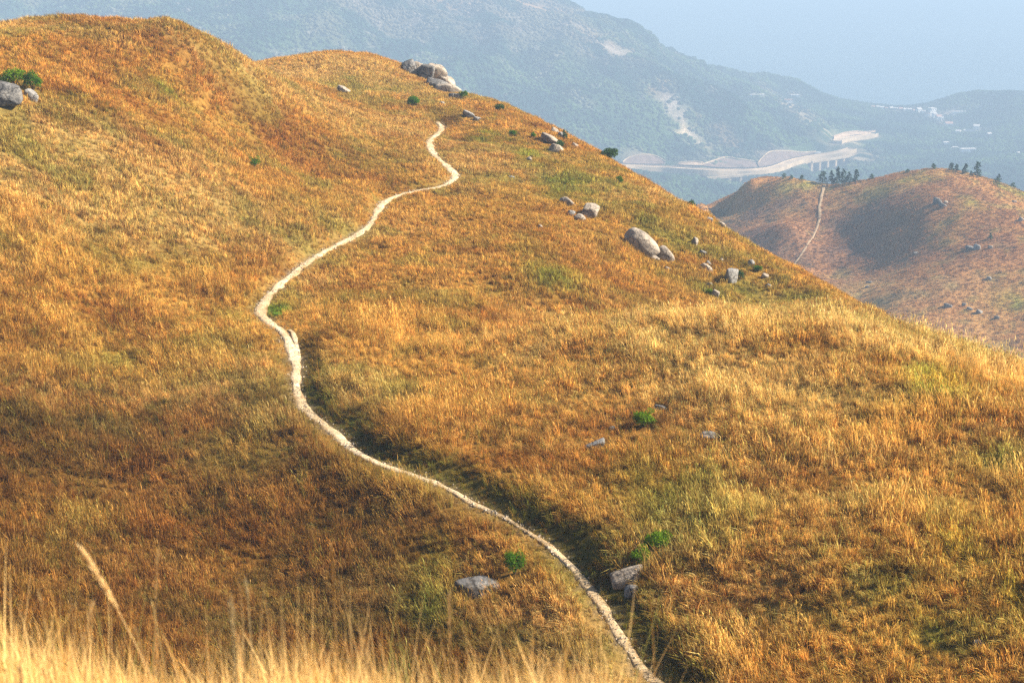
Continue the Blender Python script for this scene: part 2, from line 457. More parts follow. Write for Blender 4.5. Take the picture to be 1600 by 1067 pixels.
# (px, py, radius px across, radius px along, colour, strength)
PATCHES = [(1465,602,30,14,LIME,1.0),(760,218,16,8,GREEN,.8),(825,245,12,7,LIME,.6),(875,285,34,20,GREEN,.75),(865,430,30,12,GREEN,.75),
  (930,300,50,40,OLIVE,.55),(1090,385,60,30,OLIVE,.6),(1140,350,30,20,OLIVE,.5),(780,300,60,30,OLIVE,.35),(1180,470,60,16,GREEN,.4),(1110,462,18,8,GREEN,.7),
  (820,390,60,40,OLIVE,.5),(900,400,60,30,RUST,.35),(560,240,60,40,OLIVE,.35),(480,330,60,30,OLIVE,.4),(270,210,16,8,GREEN,.5),(262,140,18,9,GREEN,.45),
  (430,480,22,8,GREEN,.8),(432,490,10,5,GREEN,.8),(1075,770,70,40,OLIVE,.6),(1040,760,50,30,GREEN,.35),(955,755,60,40,OLIVE,.4),
  (640,745,60,30,OLIVE,.55),(660,680,40,20,RUST,.3),(900,840,60,40,RUST,.55),(760,690,120,40,RUST,.4),(1020,960,60,60,RUST,.5),
  (885,875,40,30,GREEN,.55),(820,800,50,24,OLIVE,.6),(1430,985,30,12,GREEN,.5),(1380,920,60,30,OLIVE,.4),(1500,860,30,10,LIME,.35),(1590,930,12,16,LIME,.5),
  (1250,690,120,60,STRAW,.45),(1200,580,160,50,STRAW,.5),(1400,650,50,20,OLIVE,.45),(1560,720,40,16,GREEN,.35),(1000,560,100,30,OLIVE,.25),
  (150,560,120,40,OLIVE,.35),(300,420,90,40,OLIVE,.35),(100,400,90,50,OLIVE,.3),(60,240,60,30,OLIVE,.35),(250,330,110,30,OLIVE,.35),
  (150,80,70,30,RUST,.4),(330,90,60,30,RUST,.35),(560,140,60,20,OLIVE,.35),(640,140,60,12,OLIVE,.3),(530,130,30,8,OLIVE,.4),
  (700,190,22,8,BROWN,.6),(680,915,30,40,GREEN,.5),(730,860,80,40,RUST,.35),(940,700,120,40,RUST,.3),(1050,690,80,20,BROWN,.35),
  (60,880,60,30,OLIVE,.35),(850,250,40,40,OLIVE,.4),(640,250,40,40,OLIVE,.3),(1330,480,60,10,OLIVE,.5),(480,560,16,60,BROWN,.5),
  (500,550,18,50,BROWN,.5),(20,450,60,60,RUST,.3),
  (1000,505,60,7,STRAW,.8),(1100,497,60,7,STRAW,.8),(1200,497,60,7,STRAW,.8),(1300,503,50,7,STRAW,.7),(850,518,60,6,STRAW,.6),(750,535,50,6,STRAW,.5),
  (1000,470,50,10,OLIVE,.7),(1150,455,60,14,OLIVE,.8),(1250,465,40,8,OLIVE,.8),(1050,440,50,16,OLIVE,.5),(1000,340,40,24,OLIVE,.7),(940,270,40,20,OLIVE,.6),(1200,420,40,12,OLIVE,.6),(600,600,60,20,OLIVE,.3),(900,478,50,9,RUST,.6),(800,497,50,8,RUST,.5),(1000,455,60,12,RUST,.4),(700,512,50,7,OLIVE,.5),(880,506,60,5,STRAW,.6),(100,720,80,30,BROWN,.4),(300,760,80,30,BROWN,.45),(450,830,80,30,BROWN,.45),(250,860,100,24,BROWN,.5),(120,820,60,24,OLIVE,.5),(380,700,60,24,OLIVE,.4),(560,860,50,30,BROWN,.4)]
PW = []
for px, py, rx_, ry_, c, s in PATCHES:
    x, y, z = N.hit(px, py, 38)
    x2, y2, _ = N.hit(px, py - min(ry_, 14), 38)
    along = max(1.0, min(14.0, math.hypot(x2 - x, y2 - y) * ry_ / min(ry_, 14)))
    kk = 1.5 if (c is LIME or c is GREEN) else 1.15
    PW.append((x, y, kk * rx_ * y / FPX, along * kk, c, s * (1.25 if kk > 1.2 else 1)))
def tint_at(x, y, var=0.0):
    f1 = fbm(x, y, 22, 3, 31); f2 = fbm(x, y, 7.5, 3, 33); f3 = fbm(x, y, 2.2, 2, 35)
    f4 = fbm(x * 0.5 + y * 0.3, y, 5, 3, 39)
    t = mixc(np.broadcast_to(ORANGE, x.shape + (3,)).copy(), STRAW, sstep(-.5, .9, f1 + 0.6 * f2))
    t = mixc(t, RUST, sstep(.1, 1.0, f4 - 0.3 * f1) * 0.65)
    t = mixc(t, OLIVE, sstep(.05, .8, f2 + 0.5 * f3 - .1) * 0.5)
    # hollow on the left holds redder grass, its grazing-light darkness painted in; right knoll is bleached straw
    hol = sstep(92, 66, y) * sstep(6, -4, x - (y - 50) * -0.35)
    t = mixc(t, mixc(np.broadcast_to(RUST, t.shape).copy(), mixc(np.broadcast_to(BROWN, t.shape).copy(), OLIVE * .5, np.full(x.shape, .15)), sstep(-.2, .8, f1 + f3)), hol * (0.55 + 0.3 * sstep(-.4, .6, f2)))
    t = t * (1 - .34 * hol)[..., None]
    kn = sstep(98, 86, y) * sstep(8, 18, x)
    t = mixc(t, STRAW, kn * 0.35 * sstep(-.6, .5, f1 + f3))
    for X0, Y0, a, b, c, s in PW:
        m = (abs(x - X0) < 2.4 * a) & (abs(y - Y0) < 2.4 * b)
        if not m.any(): continue
        r = ((x[m] - X0) / a) ** 2 + ((y[m] - Y0) / b) ** 2
        w = s * np.exp(-r) * (0.75 + 0.5 * np.clip(f3[m] + f2[m] * .5, -1, 1))
        t[m] = mixc(t[m], c, np.clip(w * 1.15, 0, 1))
    f5 = (.55 * fbm(x, y, 1.6, 2, 37) + .8 * fbm(x, y, .55, 2, 36)) * (1 - .35 * sstep(95, 125, y))
    t = mixc(t, t * np.array([.46, .38, .34]), sstep(.2, .95, f5) * .75)
    t = mixc(t, np.minimum(t * 1.25, .9), sstep(-.2, -.8, f5) * .7)
    # shade of the gully bank is tinted in afterwards by the callers
    return t
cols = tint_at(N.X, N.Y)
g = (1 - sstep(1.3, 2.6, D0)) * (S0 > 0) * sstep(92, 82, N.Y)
cols = mixc(cols, OLIVE * 0.6, g * 0.8)  # dark olive paints the bank's shade into the ground colour
dirt = 1 - sstep(wpath - .05, wpath + 0.35, D0)
cols = mixc(cols, np.array([0.50, 0.38, 0.24]), dirt * 0.7)
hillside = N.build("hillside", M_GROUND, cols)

# ------------------------------------------------------------------ dirt path
def mat_path():
    m, nt, out = new_mat("pale_dirt")
    n1 = noise_n(nt, 1.2, 5, 0.6); n2 = noise_n(nt, 9, 5, 0.7)
    c = ramp(nt, n1, [(0.3, (0.38, 0.29, 0.17)), (0.5, (0.57, 0.45, 0.29)), (0.7, (0.68, 0.57, 0.40))])
    sp = ramp(nt, n2, [(0.36, (0.42, 0.38, 0.32)), (0.49, (1, 1, 1)), (0.7, (1.08, 1.08, 1.08))])
    c = mixrgb(nt, 1, c, sp, 'MULTIPLY')
    c = mixrgb(nt, 1, c, ramp(nt, noise_n(nt, .22, 3, .6), [(.35, (.72, .66, .56)), (.6, (1.06, 1.04, 1.0))]), 'MULTIPLY')
    at = nd(nt, "ShaderNodeAttribute"); at.attribute_name = "tint"
    c = mixrgb(nt, 1, c, at.outputs["Color"], 'MULTIPLY')
    finish(nt, out, c, 0.95, bump(nt, n2, 0.7, 0.06), 0.1); return m
M_PATH = mat_path()
def build_path(name, line, z, F, mat, wmul=1.0, cross=9, edge=0.10, colf=None):
    n = len(line)
    T = np.gradient(line[:, :2], axis=0); T /= np.linalg.norm(T, axis=1)[:, None]
    Nn = np.stack([T[:, 1], -T[:, 0]], 1)
    s = np.arange(n) * 0.35
    V, Cc = [], []
    zl = np.zeros(n)
    for k in range(cross):
        u = k / (cross - 1) * 2 - 1
        e = 1 + 0.38 * fbm(s, np.full(n, 5.0 * np.sign(u) + 3), 1.5, 3, 51) if abs(u) > .3 else 1
        off = u * line[:, 2] * wmul * 1.12 * e
        x = line[:, 0] + Nn[:, 0] * off; y = line[:, 1] + Nn[:, 1] * off
        zz = z - 0.10 * abs(u) ** 4 + 0.03 * fbm(x, y, 0.9, 2, 61)
        V.append(np.stack([x, y, zz], 1))
        c = np.ones((n, 3))
        if colf is not None: c = colf(x, y, abs(u))
        Cc.append(c)
    V = np.stack(V, 1).reshape(-1, 3); Cc = np.stack(Cc, 1).reshape(-1, 3)
    F_ = []
    for i in range(n - 1):
        for k in range(cross - 1):
            a = i * cross + k; F_.append((a, a + 1, a + cross + 1, a + cross))
    return tag(mesh_obj(name, V, F_, mat, smooth=True, cols=Cc), kind="structure")
def pcol(x, y, u):
    c = np.ones(x.shape + (3,))
    near = sstep(74, 60, y) * 0.6
    c = mixc(c, np.array([0.60, 0.54, 0.46]), near)
    w = sstep(0.35, 1.0, np.full(x.shape, u) + 0.35 * fbm(x, y, 1.2, 2, 71)) * 0.8
    return mixc(c, np.array([0.60, 0.48, 0.34]), w)
build_path("dirt_path", PATH, PZ - 0.03, N, M_PATH, colf=pcol)
r_ = np.random.default_rng(77)
V, F = [], []
IV, IF = (np.array([(0,0,1),(1,0,0),(0,1,0),(-1,0,0),(0,-1,0),(0,0,-1)], float), [(0,1,2),(0,2,3),(0,3,4),(0,4,1),(5,2,1),(5,3,2),(5,4,3),(5,1,4)])
Tn = np.gradient(PATH[:, :2], axis=0); Tn /= np.linalg.norm(Tn, axis=1)[:, None]
for _ in range(2600):
    k = r_.integers(0, len(PATH)); u = r_.normal(0, .75) * PATH[k, 2]; sz = r_.uniform(.015, .05) * (2.2 if r_.uniform() < .08 else 1)
    px_, py_ = PATH[k, 0] + Tn[k, 1] * u + r_.normal(0, .1), PATH[k, 1] - Tn[k, 0] * u + r_.normal(0, .1)
    b = np.array([px_, py_, PZ[k] - .02]); i = len(V)
    V += [tuple(b + v * sz * r_.uniform(.6, 1.3, 3)) for v in IV]; F += [tuple(i + q for q in f) for f in IF]
tag(mesh_obj("path_gravel", V, F, mat_plain("gravel_stone", (.36, .30, .22), .4, 9)), kind="stuff")
# short side strand where the path forks round a clump
SIDE = world_line(N, [(466,566,.2),(464,548,.22),(461,530,.22),(457,519,.2),(449,514,.15)], 0.35, 60)
build_path("side_path", SIDE, N.h(SIDE[:, 0], SIDE[:, 1]) + 0.06, N, M_PATH, colf=pcol)
DS, SS, IS = dist_path(N.X, N.Y, SIDE)

# ------------------------------------------------------------------ instanced grass
def tuft_mesh(name, nb, hgt, rad, wid, lean, seed, mat, wind=(0.35, -0.1), curl=0.5, plume=0.0, dark=0.36):
    r = np.random.default_rng(seed)
    V, F, Cc = [], [], []
    for b in range(nb):
        a = r.uniform(0, 2 * math.pi); q = rad * math.sqrt(r.uniform())
        bx, by = q * math.cos(a), q * math.sin(a)
        h = hgt * r.uniform(0.45, 1.1); w = wid * r.uniform(0.6, 1.3)
        la = r.uniform(0, 2 * math.pi); L = lean * r.uniform(0.2, 1.0) * h
        dx = math.cos(la) * L + wind[0] * h * r.uniform(.3, 1); dy = math.sin(la) * L + wind[1] * h
        fa = r.uniform(0, math.pi); wx, wy = math.cos(fa) * w / 2, math.sin(fa) * w / 2
        c = r.uniform(0.62, 1.38); hue = r.uniform(-.16, .16)
        col = np.array([c * (1 + hue * .5), c, c * (1 - hue)])
        if r.uniform() < dark: col *= np.array([0.36, 0.27, 0.25])
        if r.uniform() < 0.12: col = col * np.array([1.2, 1.35, 1.6])
        elif r.uniform() < 0.12: col = col * np.array([.55, .75, .6])
        i = len(V)
        m = (bx + dx * .35, by + dy * .35, h * .55)
        t = (bx + dx, by + dy, h * (1 - curl * .25 * r.uniform()))
        V += [(bx - wx, by - wy, -0.05), (bx + wx, by + wy, -0.05), (m[0] - wx * .85, m[1] - wy * .85, m[2]), (m[0] + wx * .85, m[1] + wy * .85, m[2]), t]
        F += [(i, i + 1, i + 3, i + 2), (i + 2, i + 3, i + 4)]
        Cc += [col] * 5
        if r.uniform() < plume:
            j = len(V); u = (t[0] + dx * .3, t[1] + dy * .3, t[2] + h * .22)
            V += [(t[0], t[1], t[2] - .05 * h), (t[0] + wx * 1.3 , t[1] + wy * 1.3, t[2] + h * .1), u, (t[0] - wx * 1.3, t[1] - wy * 1.3, t[2] + h * .1)]
            F += [(j, j + 1, j + 2, j + 3)]; Cc += [col * 1.3] * 4
    o = mesh_obj(name, V, F, mat, cols=np.array(Cc))
    COL.objects.unlink(o)
    return o

def scatter(name, protos, pos, rot, scl, tint, idx):
    cl = bpy.data.collections.new(name + "_kinds")
    for k, p in enumerate(protos): cl.objects.link(p)
    me = bpy.data.meshes.new(name)
    n = len(pos)
    me.vertices.add(n); me.vertices.foreach_set("co", pos.astype(np.float32).ravel())
    a = me.attributes.new("rot", 'FLOAT_VECTOR', 'POINT'); a.data.foreach_set("vector", rot.astype(np.float32).ravel())
    a = me.attributes.new("scl", 'FLOAT_VECTOR', 'POINT'); a.data.foreach_set("vector", scl.astype(np.float32).ravel())
    a = me.attributes.new("tint", 'FLOAT_COLOR', 'POINT')
    c = np.ones((n, 4), np.float32); c[:, :3] = tint; a.data.foreach_set("color", c.ravel())
    a = me.attributes.new("idx", 'INT', 'POINT'); a.data.foreach_set("value", idx.astype(np.int32))
    o = bpy.data.objects.new(name, me); COL.objects.link(o)
    ng = bpy.data.node_groups.new(name, 'GeometryNodeTree')
    ng.interface.new_socket("Geometry", in_out='INPUT', socket_type='NodeSocketGeometry')
    ng.interface.new_socket("Geometry", in_out='OUTPUT', socket_type='NodeSocketGeometry')
    gi = ng.nodes.new("NodeGroupInput"); go = ng.nodes.new("NodeGroupOutput")
    m2p = ng.nodes.new("GeometryNodeMeshToPoints")
    iop = ng.nodes.new("GeometryNodeInstanceOnPoints")
    ci = ng.nodes.new("GeometryNodeCollectionInfo"); ci.inputs[0].default_value = cl
    ci.inputs["Separate Children"].default_value = True; ci.inputs["Reset Children"].default_value = True
    def attr(nm, t):
        n_ = ng.nodes.new("GeometryNodeInputNamedAttribute"); n_.data_type = t; n_.inputs[0].default_value = nm; return n_.outputs[0]
    L = ng.links.new
    L(gi.outputs[0], m2p.inputs[0]); L(m2p.outputs[0], iop.inputs["Points"]); L(ci.outputs[0], iop.inputs["Instance"])
    iop.inputs["Pick Instance"].default_value = True
    L(attr("idx", 'INT'), iop.inputs["Instance Index"])
    e2r = ng.nodes.new("FunctionNodeEulerToRotation"); L(attr("rot", 'FLOAT_VECTOR'), e2r.inputs[0])
    L(e2r.outputs[0], iop.inputs["Rotation"]); L(attr("scl", 'FLOAT_VECTOR'), iop.inputs["Scale"])
    L(iop.outputs[0], go.inputs[0])
    md = o.modifiers.new("scatter", 'NODES'); md.node_group = ng
    return tag(o, kind="stuff")

EXCL = []
tufts = []
for k in range(6):
    tufts.append(tuft_mesh(f"tuft_near_{k}", 38, (0.60, 0.48, 0.72, 0.42, 0.66, 0.54)[k], 0.17, 0.019, (0.35, .6, .3, .8, .45, .7)[k],
                           100 + k, M_BLADE, wind=(-0.16, -0.08), plume=0.12))
for k in range(2):
    tufts.append(tuft_mesh(f"tuft_tall_{k}", 12, 0.95, 0.16, 0.016, .3, 160 + k, M_BLADE, wind=(-.22, -.1), plume=.7, dark=.1))
for k in range(3):
    tufts.append(tuft_mesh(f"tuft_flat_{k}", 40, 0.34, 0.30, 0.022, 1.9, 170 + k, M_BLADE, wind=(-.5, -.3), dark=.3))
tufts_far = []
for k in range(5):
    tufts_far.append(tuft_mesh(f"tuft_mid_{k}", 40, (0.46, 0.38, 0.52, 0.34, 0.42)[k], 0.28, 0.028, .55, 200 + k, M_BLADE, wind=(-0.2, -0.1)))

def grass_points(xr, yr, dens, keep):
    n = int((xr[1] - xr[0]) * (yr[1] - yr[0]) * dens)
    x = RNG.uniform(*xr, n); y = RNG.uniform(*yr, n)
    m = keep(x, y); return x[m], y[m]
def inview(x, y, marg=8):
    return abs(x) < 0.375 * y + marg
def plant(name, protos, x, y, smin, smax, hpath=True, F=N, tintf=tint_at):
    z = F.h(x, y); nrm = F.normal(x, y)
    d, s, ix = dist_path(x, y, PATH)
    w = PATH[ix, 2]
    keep = d > w * (1 + .3 * fbm(x, y, 1.2, 2, 93)) - .06 + RNG.uniform(0, .22, len(x))
    for ex, ey, er in EXCL:
        keep &= ((x - ex) / er) ** 2 + ((y - ey + er * .35) / (er * 1.1)) ** 2 > RNG.uniform(.55, 1.0)
    d2, _, i2 = dist_path(x, y, SIDE); keep &= d2 > 0.32
    gully = (s > 0) & (d < 1.7) & (y < 92)
    keep &= ~(gully & (RNG.uniform(size=len(x)) < 0.25))
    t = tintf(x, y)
    gully_shade = (1 - sstep(1.3, 2.5, d)) * (s > 0) * sstep(92, 82, y)
    t = mixc(t, mixc(np.broadcast_to(BROWN * 1.2, t.shape).copy(), GREEN * .7, RNG.uniform(size=len(x)) * .9), gully_shade * 0.85)  # dark brown paints the bank's shade into the tufts; green is gully grass
    # green low verge on the open side
    vg = np.exp(-((d - w - .5) / .45) ** 2) * (s < 0) * sstep(90, 70, y)
    t = mixc(t, np.array([.34, .30, .08]), vg * .45)
    pv = RNG.uniform(.66, 1.36, len(x)); hv = RNG.uniform(-1, 1, len(x))
    t = t * pv[:, None] * np.stack([1 + .06 * hv, 1 - .03 * hv, 1 - .12 * hv], 1)
    uu = RNG.uniform(size=len(x))
    t = np.where((uu < .08)[:, None], mixc(t, OLIVE * .8, np.full(len(x), .6)), t)
    t = np.where((uu > .90)[:, None], mixc(t, BROWN, np.full(len(x), .6)), t)
    sc = RNG.uniform(smin, smax, len(x)) * (1 + 0.38 * fbm(x, y, 3.5, 2, 91))
    short = 1 - 0.55 * (1 - sstep(.6, 1.8, d)) * np.where(s > 0, 1 - .2 * 0, 1)
    sc *= short
    hs = sc * RNG.uniform(.8, 1.2, len(x)) * (1 - .25 * (t[:, 1] > t[:, 0]))
    rot = np.stack([-nrm[:, 1] * .55 + RNG.normal(0, .12, len(x)), nrm[:, 0] * .55 + RNG.normal(0, .12, len(x)), RNG.uniform(-1.0, 1.0, len(x))], 1)
    scl = np.stack([sc, sc, hs], 1)
    pos = np.stack([x, y, z - 0.02], 1)
    idx = RNG.integers(0, min(6, len(protos)), len(x))
    if len(protos) > 6:
        mt = fbm(x, y, 3.0, 2, 95) + .4 * RNG.normal(size=len(x)); v_ = RNG.uniform(size=len(x))
        idx = np.where(mt > .75, RNG.integers(8, 11, len(x)), idx); idx = np.where(v_ < .035, RNG.integers(6, 8, len(x)), idx)
    k = keep
    print(name, int(k.sum()))
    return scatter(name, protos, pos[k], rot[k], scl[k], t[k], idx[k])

# ------------------------------------------------------------------ foreground grass at the photographer's feet
def mat_straw():
    m, nt, out = new_mat("bright_straw")
    at = nd(nt, "ShaderNodeAttribute"); at.attribute_name = "tint"
    d = nt.nodes.new("ShaderNodeBsdfDiffuse"); t = nt.nodes.new("ShaderNodeBsdfTranslucent")
    mx = nt.nodes.new("ShaderNodeMixShader"); mx.inputs[0].default_value = .4
    nt.links.new(at.outputs["Color"], d.inputs[0]); nt.links.new(at.outputs["Color"], t.inputs[0])
    nt.links.new(d.outputs[0], mx.inputs[1]); nt.links.new(t.outputs[0], mx.inputs[2]); nt.links.new(mx.outputs[0], out.inputs[0])
    return m
M_STRAW = mat_straw()
def blade_strip(V, F, Cc, base, tip, bow, w, col, seg=5, wdir=None, taper=1.0):
    base = np.array(base); tip = np.array(tip); bow = np.array(bow)
    wd = np.array(wdir if wdir is not None else (1, 0, 0), float)
    i = len(V)
    for k in range(seg + 1):
        t = k / seg
        p = base * (1 - t) ** 2 + 2 * t * (1 - t) * ((base + tip) / 2 + bow) + tip * t * t
        ww = w * (1 - taper * t ** 2.2) * .5
        V += [tuple(p - wd * ww), tuple(p + wd * ww)]; Cc += [col, col]
    for k in range(seg):
        a = i + 2 * k; F.append((a, a + 1, a + 3, a + 2))
V, F, Cc = [], [], []
fr = np.random.default_rng(5)
n = 60000
for _ in range(n):
    bx = fr.uniform(-2.6, 2.1); by = fr.uniform(3.0, 5.6)
    edge = 1.0 - 0.85 * float(sstep(-0.1, 0.75, np.array(bx)))
    bz = float(N.h(bx, by))
    # grows lower and sparser to the right
    if fr.uniform() > edge ** 1.5: continue
    h = fr.uniform(.20, .50) * (1 - .35 * float(sstep(0.1, .8, np.array(bx)))) * (1.0 + .25 * math.sin(bx * 5.1) * math.sin(bx * 2.3 + 1))
    if fr.uniform() < .03: h *= 1.5
    a = fr.uniform(0, 2 * math.pi); l = h * abs(fr.normal(0, .28))
    tip = (bx + math.cos(a) * l - .06 * h, by + math.sin(a) * l * .6, bz + h)
    wa = fr.uniform(0, math.pi)
    c = fr.uniform(.75, 1.15)
    col = np.array([0.84, 0.565, 0.225]) * c
    u = fr.uniform()
    if u < .18: col = np.array([.66, .38, .11]) * c
    elif u < .24: col = np.array([.36, .34, .10]) * c
    blade_strip(V, F, Cc, (bx, by, bz - .02), tip, (fr.normal(0, .03), fr.normal(0, .03), h * .08), fr.uniform(.0025, .0055), col, 4, (math.cos(wa), math.sin(wa), 0))
for _ in range(26):
    bx = fr.uniform(-2.4, .9); by = fr.uniform(3.0, 4.6); bz = float(N.h(bx, by)); h = fr.uniform(.42, .72) * (1 - .4 * float(sstep(-.2, .8, np.array(bx))))
    lx = fr.normal(-.05, .12); tip = np.array([bx + lx, by + fr.normal(0, .1), bz + h]); col = np.array([.62, .42, .18]) * fr.uniform(.7, 1.2)
    blade_strip(V, F, Cc, (bx, by, bz), tip, (lx * .3, 0, 0), .004, col, 6)
    for q in range(46):
        p = tip - (tip - np.array([bx, by, bz])) * fr.uniform(0, .22); d = fr.normal(0, .006, 3); d[2] = abs(d[2]) * 2 + .012; i = len(V)
        V += [tuple(p - np.array([.0015, 0, 0])), tuple(p + np.array([.0015, 0, 0])), tuple(p + d)]; F.append((i, i + 1, i + 2)); Cc += [col * 1.15] * 3
fg = mesh_obj("foreground_grass", V, F, M_STRAW, cols=np.array(Cc))
tag(fg, kind="stuff")

def plume(label, pb, pt, Y, head, wid, curve=0.0, col=(.62, .47, .24), seed=0):
    """one grass stalk with a feathery seed head; pb/pt photograph pixels of a low and the top point, Y its distance"""
    r = np.random.default_rng(seed)
    b = np.array(P(*pb, Y)); t = np.array(P(*pt, Y))
    dirv = (t - b); g = float(N.h(b[0], b[1]))
    k = (b[2] - g) / max(dirv[2], .05)
    base = b - dirv * max(0, k) * np.array([.35, 1, 1]); base[2] = g - .02
    root = empty("plume_stalk", tuple(base))
    tag(root, label, "grass stalk", "seed headed stalks above the near grass")
    L = t - base
    bow = np.array([curve, 0, 0])
    def pt_(u): return base * 0 + (1 - u) ** 2 * 0 + 2 * u * (1 - u) * (L / 2 + bow) + L * u * u
    V, F, Cc = [], [], []
    for rr in range(2):
        wd = (1, 0, 0) if rr == 0 else (0, 1, 0)
        i = len(V)
        for s in range(13):
            p = pt_(s / 12); w = .0028 * (1 - .6 * s / 12)
            V += [tuple(p - np.array(wd) * w), tuple(p + np.array(wd) * w)]; Cc += [np.array(col) * .85] * 2
        for s in range(12):
            a = i + 2 * s; F.append((a, a + 1, a + 3, a + 2))
    mesh_obj("stem", V, F, M_STRAW, root, cols=np.array(Cc))
    V, F, Cc = [], [], []
    Lh = np.linalg.norm(L)
    for q in range(int(60 + 900 * head * head / .1) if head > .1 else int(420 * head / .3)):
        u = 1 - (head / Lh) * r.uniform(0, 1)
        p = pt_(u); e = pt_(min(1, u + .05)) - pt_(max(0, u - .05)); e /= np.linalg.norm(e)
        v = (1 - u) * Lh / head
        wv = wid * (math.sin(math.pi * min(1, v * .85 + .12)) ** .7)
        a = r.uniform(0, 2 * math.pi); o = np.array([math.cos(a), math.sin(a), 0]) * wv * r.uniform(.3, 1)
        tip = p + e * r.uniform(.02, .05) + o
        sd_ = np.array([.0016, 0, .0006]) if r.uniform() < .5 else np.array([0, .0016, .0006])
        i = len(V); V += [tuple(p - sd_), tuple(p + sd_), tuple(tip + sd_ * .4)]; F.append((i, i + 1, i + 2))
        Cc += [np.array(col) * r.uniform(.8, 1.25)] * 3
    mesh_obj("seed_head", V, F, M_STRAW, root, cols=np.array(Cc))
plume("tall straw stalk leaning left with the largest feathery seed head", (246,1035), (133,866), 3.3, .20, .015, .06, (.80,.58,.28), seed=1)
plume("slender upright stalk with a faded narrow head, tallest at the middle", (526,1040), (518,868), 3.2, .12, .006, .004, (.5,.33,.14), 2)
plume("short stalk with a soft round pale seed head", (366,1040), (362,948), 2.9, .10, .011, 0, (.6,.48,.26), 3)
plume("thin stalk with a small pale tuft nodding left", (392,1040), (386,922), 3.2, .05, .007, .01, (.62,.5,.28), 4)
plume("straight bristly stalk rising between the big plume and the edge of frame", (108,1040), (111,948), 3.3, .10, .005, 0, (.6,.42,.2), 5)
plume("bent stalk with a brownish head at the far left", (78,1030), (64,940), 3.4, .06, .006, .02, (.52,.36,.16), 6)
plume("fine straight stalk standing at the end of the path", (1028,1062), (1018,956), 3.6, .04, .003, .008, (.5,.34,.14), 7)
plume("blurred upright stalk on the right, nearer the path of two", (1197,1064), (1195,985), 2.6, .07, .006, 0, (.55,.36,.14), 8)
plume("blurred upright stalk furthest right before the straw slope", (1222,1064), (1217,975), 2.6, .06, .004, 0, (.55,.36,.14), 9)
plume("leaning pale stalk with an open head beside the largest plume", (262,1040), (240,955), 3.5, .06, .006, .01, (.6,.45,.2), 10)

# ------------------------------------------------------------------ rocks
import bmesh
_ico = {}
def ico(sub):
    if sub not in _ico:
        bm = bmesh.new(); bmesh.ops.create_icosphere(bm, subdivisions=sub, radius=1)
        _ico[sub] = (np.array([v.co[:] for v in bm.verts]), [tuple(v.index for v in f.verts) for f in bm.faces]); bm.free()
    return _ico[sub]
def rock_mesh(size, seed, sub=4, planes=10, sharp=16, rough=.07, layers=0):
    r = np.random.default_rng(seed)
    V, F = ico(sub)
    nn = r.normal(size=(planes, 3)); nn /= np.linalg.norm(nn, axis=1)[:, None]
    nn = np.vstack([nn, [[0, 0, 1], [0, 0, -1], [1, 0, 0], [-1, 0, 0], [0, 1, 0], [0, -1, 0]]])
    dd = np.concatenate([r.uniform(.72, 1.0, planes), np.ones(6) * 1.0])
    q = np.clip(V @ nn.T / dd, 0, None)
    rad = 1 / (q ** sharp).sum(1) ** (1 / sharp)
    nz = np.array([mnoise.fractal(Vector(tuple(v * 1.7 + seed)), 1.0, 2.1, 4) for v in V])
    nz2 = np.array([mnoise.noise(Vector(tuple(v * 5 + seed))) for v in V])
    rad = rad * (1 + rough * nz + .02 * nz2)
    W = V * rad[:, None]
    if layers:
        W *= (1 - .12 * np.exp(-(((W[:, 0] * layers + .3 * W[:, 1]) % 1.0 - .5) / .07) ** 2))[:, None]
    return W * np.array(size) / 2, F
